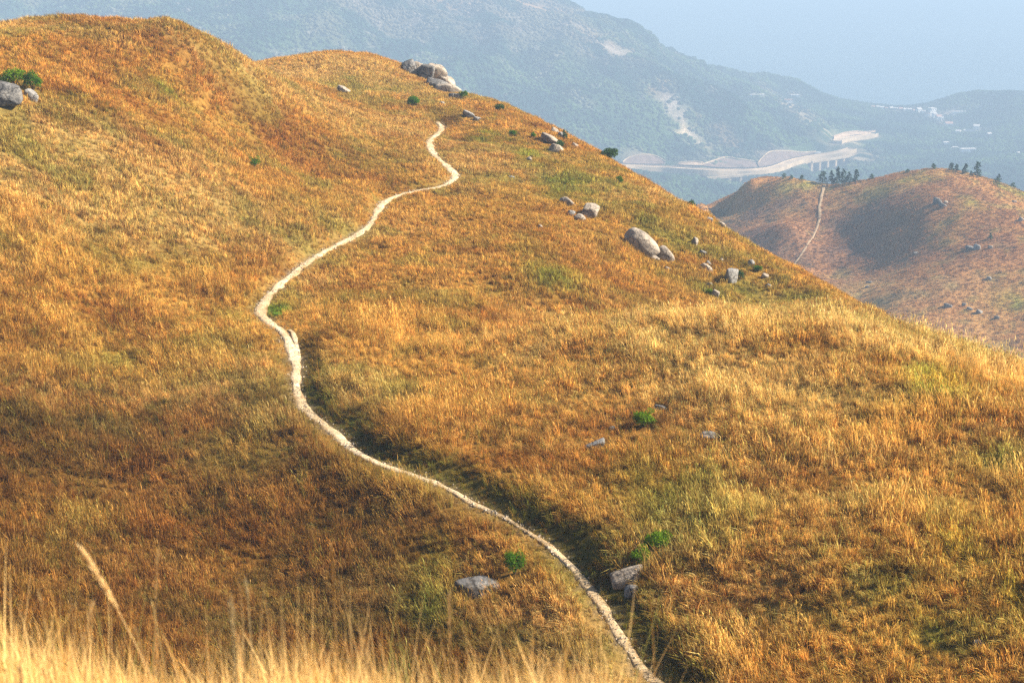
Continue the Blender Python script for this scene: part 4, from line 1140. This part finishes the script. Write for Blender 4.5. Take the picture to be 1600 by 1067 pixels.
M_CONC = mat_plain("pale_concrete", (.42, .31, .19), .3, .05, .9, .2, .2)
M_ASPH = mat_plain("dusty_road_surface", (.40, .29, .18), .35, .04, .9, .2, .1)
M_DARK = mat_plain("open_span_shade", (.04, .04, .04), .2, .1)
def road_mesh(name, w, width, z0, z1, mat):
    """a slab with thickness following the line"""
    n = len(w); T = np.gradient(w[:, :2], axis=0); T /= np.linalg.norm(T, axis=1)[:, None]; Nn = np.stack([T[:, 1], -T[:, 0]], 1)
    V = []
    for i in range(n):
        for o, zz in ((-width, z1), (width, z1), (width, z0), (-width, z0)):
            V.append((w[i, 0] + Nn[i, 0] * o, w[i, 1] + Nn[i, 1] * o, w[i, 3] + zz))
    F = []
    for i in range(n - 1):
        for k in range(4):
            a, b = i * 4 + k, i * 4 + (k + 1) % 4; F.append((a, b, b + 4, a + 4))
    F += [(0, 1, 2, 3), tuple(4 * (n - 1) + k for k in (3, 2, 1, 0))]
    return tag(mesh_obj(name, V, F, mat), kind="structure")
for w in roads:
    road_mesh("highway_road", w, w[0, 2], -7.0, 1.0, M_ASPH)
    T = np.gradient(w[:, :2], axis=0); T /= np.linalg.norm(T, axis=1)[:, None]; Nn = np.stack([T[:, 1], -T[:, 0]], 1)
    for sgn in (-1, 1):
        ww = w.copy(); ww[:, :2] += Nn * sgn * (w[0, 2] + .8)
        o = road_mesh("parapet_wall", ww, .7, -6.5, 2.6, M_CONC)
    # verge bench above the road
    ww = w.copy(); ww[:, :2] += np.where(Nn[:, 1:2] > 0, Nn, -Nn) * 34; ww[:, 3] += 3
def cut_slope(name, top, bot, mat, rim):
    t = catmull(top, 6)[:, :2]; b = catmull(bot, 6)[:, :2]; n = 40
    t = np.stack([np.interp(np.linspace(0, 1, n), np.linspace(0, 1, len(t)), t[:, k]) for k in (0, 1)], 1)
    b = np.stack([np.interp(np.linspace(0, 1, n), np.linspace(0, 1, len(b)), b[:, k]) for k in (0, 1)], 1)
    rows = 8; V = []; V2 = []
    for i in range(n):
        for j in range(rows):
            q = t[i] + (b[i] - t[i]) * j / (rows - 1); x, y, z = hitl(q[0], q[1]); V.append((x, y, z + 3.2 + (.7 if j % 3 == 1 else 0)))
    F = [(i * rows + j, (i + 1) * rows + j, (i + 1) * rows + j + 1, i * rows + j + 1) for i in range(n - 1) for j in range(rows - 1)]
    tag(mesh_obj(name, V, F, mat), kind="structure")
    for i in range(n):
        x, y, z = V[i * rows]; V2 += [(x, y, z + .3), (x, y, z + 2.0), (x, y + 3.0, z + 2.0), (x, y + 3.0, z - 3)]
    F2 = [(i * 4 + k, (i + 1) * 4 + k, (i + 1) * 4 + (k + 1) % 4, i * 4 + (k + 1) % 4) for i in range(n - 1) for k in range(4)]
    tag(mesh_obj("slope_channel_kerb", V2, F2, rim), kind="structure")
M_CUT = mat_plain("sprayed_cut_slope", (.16, .105, .075), .3, .08, .95, .5, .5)
M_CUT2 = mat_plain("bare_earth_cut", (.42, .29, .18), .3, .08, .95, .5, .5)
cut_slope("cut_slope", [(973,257),(984,250),(1000,246.5),(1014,246),(1026,249),(1040,257)], [(973,259),(990,259.5),(1008,260),(1040,260)], M_CUT, M_CONC)
cut_slope("cut_slope", [(1060,259),(1085,257),(1100,259)], [(1060,261),(1080,262),(1100,262)], M_CUT2, M_CONC)
cut_slope("cut_slope", [(1098,261),(1116,255),(1133,250),(1150,252.5),(1168,255),(1180,257)], [(1100,263),(1120,265),(1150,266),(1184,265)], M_CUT, M_CONC)
cut_slope("cut_slope", [(1184,259),(1192,250),(1204,241),(1230,240),(1255,242),(1275,241)], [(1186,265),(1200,263),(1220,257),(1240,250),(1275,243)], M_CUT, M_CONC)
cut_slope("cut_slope", [(1303,217),(1320,211),(1338,209),(1352,210),(1368,208)], [(1303,221),(1320,217),(1338,214),(1352,212.5),(1368,209.5)], M_CUT2, M_CUT2)
# viaduct with an open span in the middle of the highway
def at_road(w, px):
    r = w[:, 0] / w[:, 1]; rx, _ = ray(px, 268); return int(np.argmin(abs(r - float(rx))))
def box(x0, x1, y0, y1, z0, z1):
    V = [(x, y, z) for z in (z0, z1) for y in (y0, y1) for x in (x0, x1)]
    F = [(0, 2, 3, 1), (4, 5, 7, 6), (0, 1, 5, 4), (1, 3, 7, 5), (3, 2, 6, 7), (2, 0, 4, 6)]
    return V, F
def joinb(bs):
    V, F = [], []
    for v, f in bs:
        i = len(V); V += v; F += [tuple(a + i for a in q) for q in f]
    return V, F
for (pa, pb, lab, R, nb) in ((1100,1165,"concrete viaduct with a dark open span at the bend of the highway",roads[0],5),
                             (1255,1330,"longer concrete viaduct on piers where the highway climbs behind the pines",roads[0],7)):
    a, b = at_road(R, pa), at_road(R, pb)
    p0, p1 = R[a], R[b]; ang = math.atan2(p1[1] - p0[1], p1[0] - p0[0]); L = math.hypot(p1[0] - p0[0], p1[1] - p0[1])
    root = empty("viaduct", (p0[0], p0[1], min(p0[3], p1[3]) - 22)); root.rotation_euler = (0, 0, ang); tag(root, lab, "bridge")
    zt = 22.0
    V, F = box(0, L, -20, -16.3, zt - 4, zt - .5); mesh_obj("deck", V, F, M_CONC, root)
    for k in range(nb):
        q = L * k / (nb - 1); V, F = box(q - 2.0, q + 2.0, -19.2, -16.4, -2, zt - 4.01); mesh_obj("pier", V, F, M_CONC, root)
    V, F = box(-4, L + 4, -14.5, -12.5, -2, zt - 4.5); mesh_obj("span_shade_backing", V, F, M_DARK, root)  # dark sheet behind the piers, painted as the shade in the open span
    V, F = box(L * .55, L + 24, -34, -21, -6, 3); mesh_obj("footing", V, F, mat_plain("raw_earth", (.55, .43, .30), .2, .08), root)

# forest crowns on the mountain and lowland
def crown_proto(k):
    V, F = ico(2)
    W = np.array([v * (1 + .35 * mnoise.noise(Vector(tuple(v * 2.3 + k * 5))) + .15 * mnoise.noise(Vector(tuple(v * 6 + k)))) for v in V])
    o = mesh_obj(f"crown_kind_{k}", W * np.array([1, 1, .8]), F, M_CROWN, smooth=False, cols=np.ones((len(W), 3))); COL.objects.unlink(o); return o
M_CROWN = mat_blade("woodland_crown", .1)
n = 75000
x = RNG.uniform(-900, 1500, n * 3); y = RNG.uniform(1800, 3350, n * 3)
m = (abs(x) < .39 * y + 40); x, y = x[m], y[m]
z = L3.h(x, y); f = fbm(x, y, 60, 4, 63); t = tint3(x, y, z)
rd = np.full(len(x), 1e9)
for w in roads:
    mm = (x > w[:, 0].min() - 60) & (x < w[:, 0].max() + 60) & (y > w[:, 1].min() - 60) & (y < w[:, 1].max() + 60)
    rd[mm] = np.minimum(rd[mm], near_line(x[mm], y[mm], w)[0])
SPM = (abs(x / y * FPX * .992 + 800 - 1131) < 34) & (rd < 95) & (y < 2200)
m = ~SPM & (t[:, 0] < .16 + RNG.uniform(-.05, .05, len(x))) & (z > SEA + 3) & (rd > 42)
x, y, z, t = x[m][:n], y[m][:n], z[m][:n], t[m][:n]
s = RNG.uniform(1.8, 4.6, len(x)); t = t * RNG.uniform(.75, 1.25, len(x))[:, None]
scatter("far_forest", [crown_proto(k) for k in range(4)], np.stack([x, y, z + s * .35], 1), RNG.uniform(-.3, 6.28, (len(x), 3)) * np.array([.08, .08, 1]),
        np.stack([s, s, s], 1), t, RNG.integers(0, 4, len(x)))

# sea
m_, nt, out = new_mat("sea_water")
w1 = noise_n(nt, .02, 5, .6); c = ramp(nt, noise_n(nt, .0006, 3, .5), [(.35, (.045, .085, .10)), (.65, (.08, .13, .145))])
finish(nt, out, c, .35, bump(nt, w1, .4, 1.5), .5)
tag(mesh_obj("sea", [(-14000, 2400, SEA), (14000, 2400, SEA), (14000, 19000, SEA), (-14000, 19000, SEA)], [(0, 1, 2, 3)], m_), kind="structure")
# ground sheet under everything inland
tag(mesh_obj("lowland_ground", [(-14000, -4000, -455), (14000, -4000, -455), (14000, 2401, -455), (-14000, 2401, -455)], [(0, 1, 2, 3)], mat_plain("lowland_scrub", (.07, .09, .04), .3, .01)), kind="structure")

# ------------------------------------------------------------------ far buildings
M_WALL = mat_plain("white_render", (.78, .76, .72), .06, .2, .8, .1, .05)
M_ROOF = mat_plain("grey_roof", (.50, .46, .42), .1, .2)
M_ROOFR = mat_plain("reddish_roof", (.42, .24, .17), .1, .2)
M_GLASS = mat_plain("dark_window", (.07, .08, .09), .1, .5, .2)
def building(px, py, wpx, hpx, label, group=None, roof=M_ROOF, gable=True, seed=0, dpx=None, cat="house"):
    x, y, z = hitl(px, py); s = y / FPX; W, H = wpx * s, hpx * s; Dp = (dpx or min(wpx, 9)) * s
    r = np.random.default_rng(seed)
    root = empty("house" if cat == "house" else "long_building", (x, y, z - 1)); root.rotation_euler = (0, 0, r.uniform(-.5, .5) if cat == "house" else .12)
    tag(root, label, cat, group)
    V, F = box(-W / 2, W / 2, -Dp / 2, Dp / 2, -3, H); mesh_obj("wall", V, F, M_WALL, root)
    if gable:
        e = .5; V = [(-W/2-e, -Dp/2-e, H+.02), (W/2+e, -Dp/2-e, H+.02), (W/2+e, Dp/2+e, H+.02), (-W/2-e, Dp/2+e, H+.02), (-W/2-e, 0, H + Dp * .28), (W/2+e, 0, H + Dp * .28)]
        F = [(0, 1, 5, 4), (2, 3, 4, 5), (0, 4, 3), (1, 2, 5), (0, 3, 2, 1)]
    else: V, F = box(-W/2-.3, W/2+.3, -Dp/2-.3, Dp/2+.3, H + .02, H + 1.0)
    mesh_obj("roof", V, F, roof, root)
    nx = max(2, int(W / 5)); nz = max(1, int(H / 3.6))
    bs = [box(-W/2 + (i + .3) * W / nx, -W/2 + (i + .7) * W / nx, -Dp/2 - .06, -Dp/2 + .1, 1.2 + j * 3.4, 2.8 + j * 3.4) for i in range(nx) for j in range(nz)]
    for v, f in bs[:12]: mesh_obj("window", v, f, M_GLASS, root)
ORD = "first second third fourth fifth sixth seventh eighth ninth tenth eleventh twelfth thirteenth fourteenth fifteenth sixteenth seventeenth".split()
GV = "white village houses along the shore ridge"
LV = "small white village house in the long row along the shore ridge"
for k, (px, py, w, h) in enumerate([(1364,169,5,3),(1371,170,5,4),(1378,171,6,4),(1385,171,4,3),(1392,172,6,4),(1399,172,5,3),(1407,173,6,4),(1414,174,6,4),(1421,174,6,4),(1428,176,5,4),(1435,176,8,6),(1443,178,5,5),
      (1449,182,7,5),(1454,181,7,8),(1460,183,6,6),(1466,187,8,6),(1471,190,4,7)]):
    building(px, py, w, h, f"{ORD[k]} small white house from the seaward end of the village row", GV, seed=k, roof=M_ROOF if k % 3 else M_ROOFR)
building(1456,180,9,11,"tallest white building at the end of the village row",None,M_ROOF,False,31)
building(1468,192,5,9,"narrow white block stepping down from the village row",None,M_ROOF,False,32)
building(1482,199,11,7,"reddish roofed house cluster block below the village row",None,M_ROOFR,True,33)
building(1497,209,7,5,"solitary white house below the reddish roofed one",None,M_ROOF,True,34)
building(1513,207,14,3,"thin long white shed left of the valley farmhouse",None,M_ROOF,True,35)
building(1525,206,9,10,"white farmhouse with a tall gable in the wooded valley",None,M_ROOF,True,36)
building(1545,213,6,5,"lone small house right of the tall gabled farmhouse",None,M_ROOF,True,37)
building(1501,178,28,4,"low pale building strip below the wooded headland",None,M_ROOF,False,38,5,"building")
building(1478,228,8,6,"small white hut at the left of the long lower building",None,M_ROOF,False,39)
building(1490,233,14,3,"low connecting shed between hut and long lower building",None,M_ROOF,False,40)
building(1512,238,24,6,"long white flat roofed building in the lower valley",None,M_ROOF,False,41,8,"building")
building(1591,241,6,3,"tiny white house near the right edge above the hill shoulder",None,M_ROOF,True,42)
building(1183,150,22,2.4,"long low pale building on the far wooded spur",None,M_ROOF,False,43,6,"building")
building(1242,151,13,3,"short pale building above the far works yard",None,M_ROOF,False,44,6,"building")
building(1222,158,32,2.4,"works building stretched along the far bare yard",None,M_ROOFR,False,45,6,"building")
building(1277,243,11,5,"site building standing beside the climbing highway",None,M_ROOF,False,46,6,"building")

# ------------------------------------------------------------------ haze
m_, nt, out = new_mat("hazy_air")
pv = nt.nodes.new("ShaderNodeVolumePrincipled")
pv.inputs["Color"].default_value = (0.435, 0.595, 0.785, 1)
pv.inputs["Density"].default_value = 0.00037
pv.inputs["Anisotropy"].default_value = 0.0
nt.links.new(pv.outputs[0], out.inputs["Volume"])
zt = max(3.0, float(N.Z.max()) + 3, float(L3.Z.max()) + 12)
V, F = box(-14500, 14500, -4500, 19500, -512, zt)
print("haze top", zt)
tag(mesh_obj("haze", V, F, m_), kind="stuff")
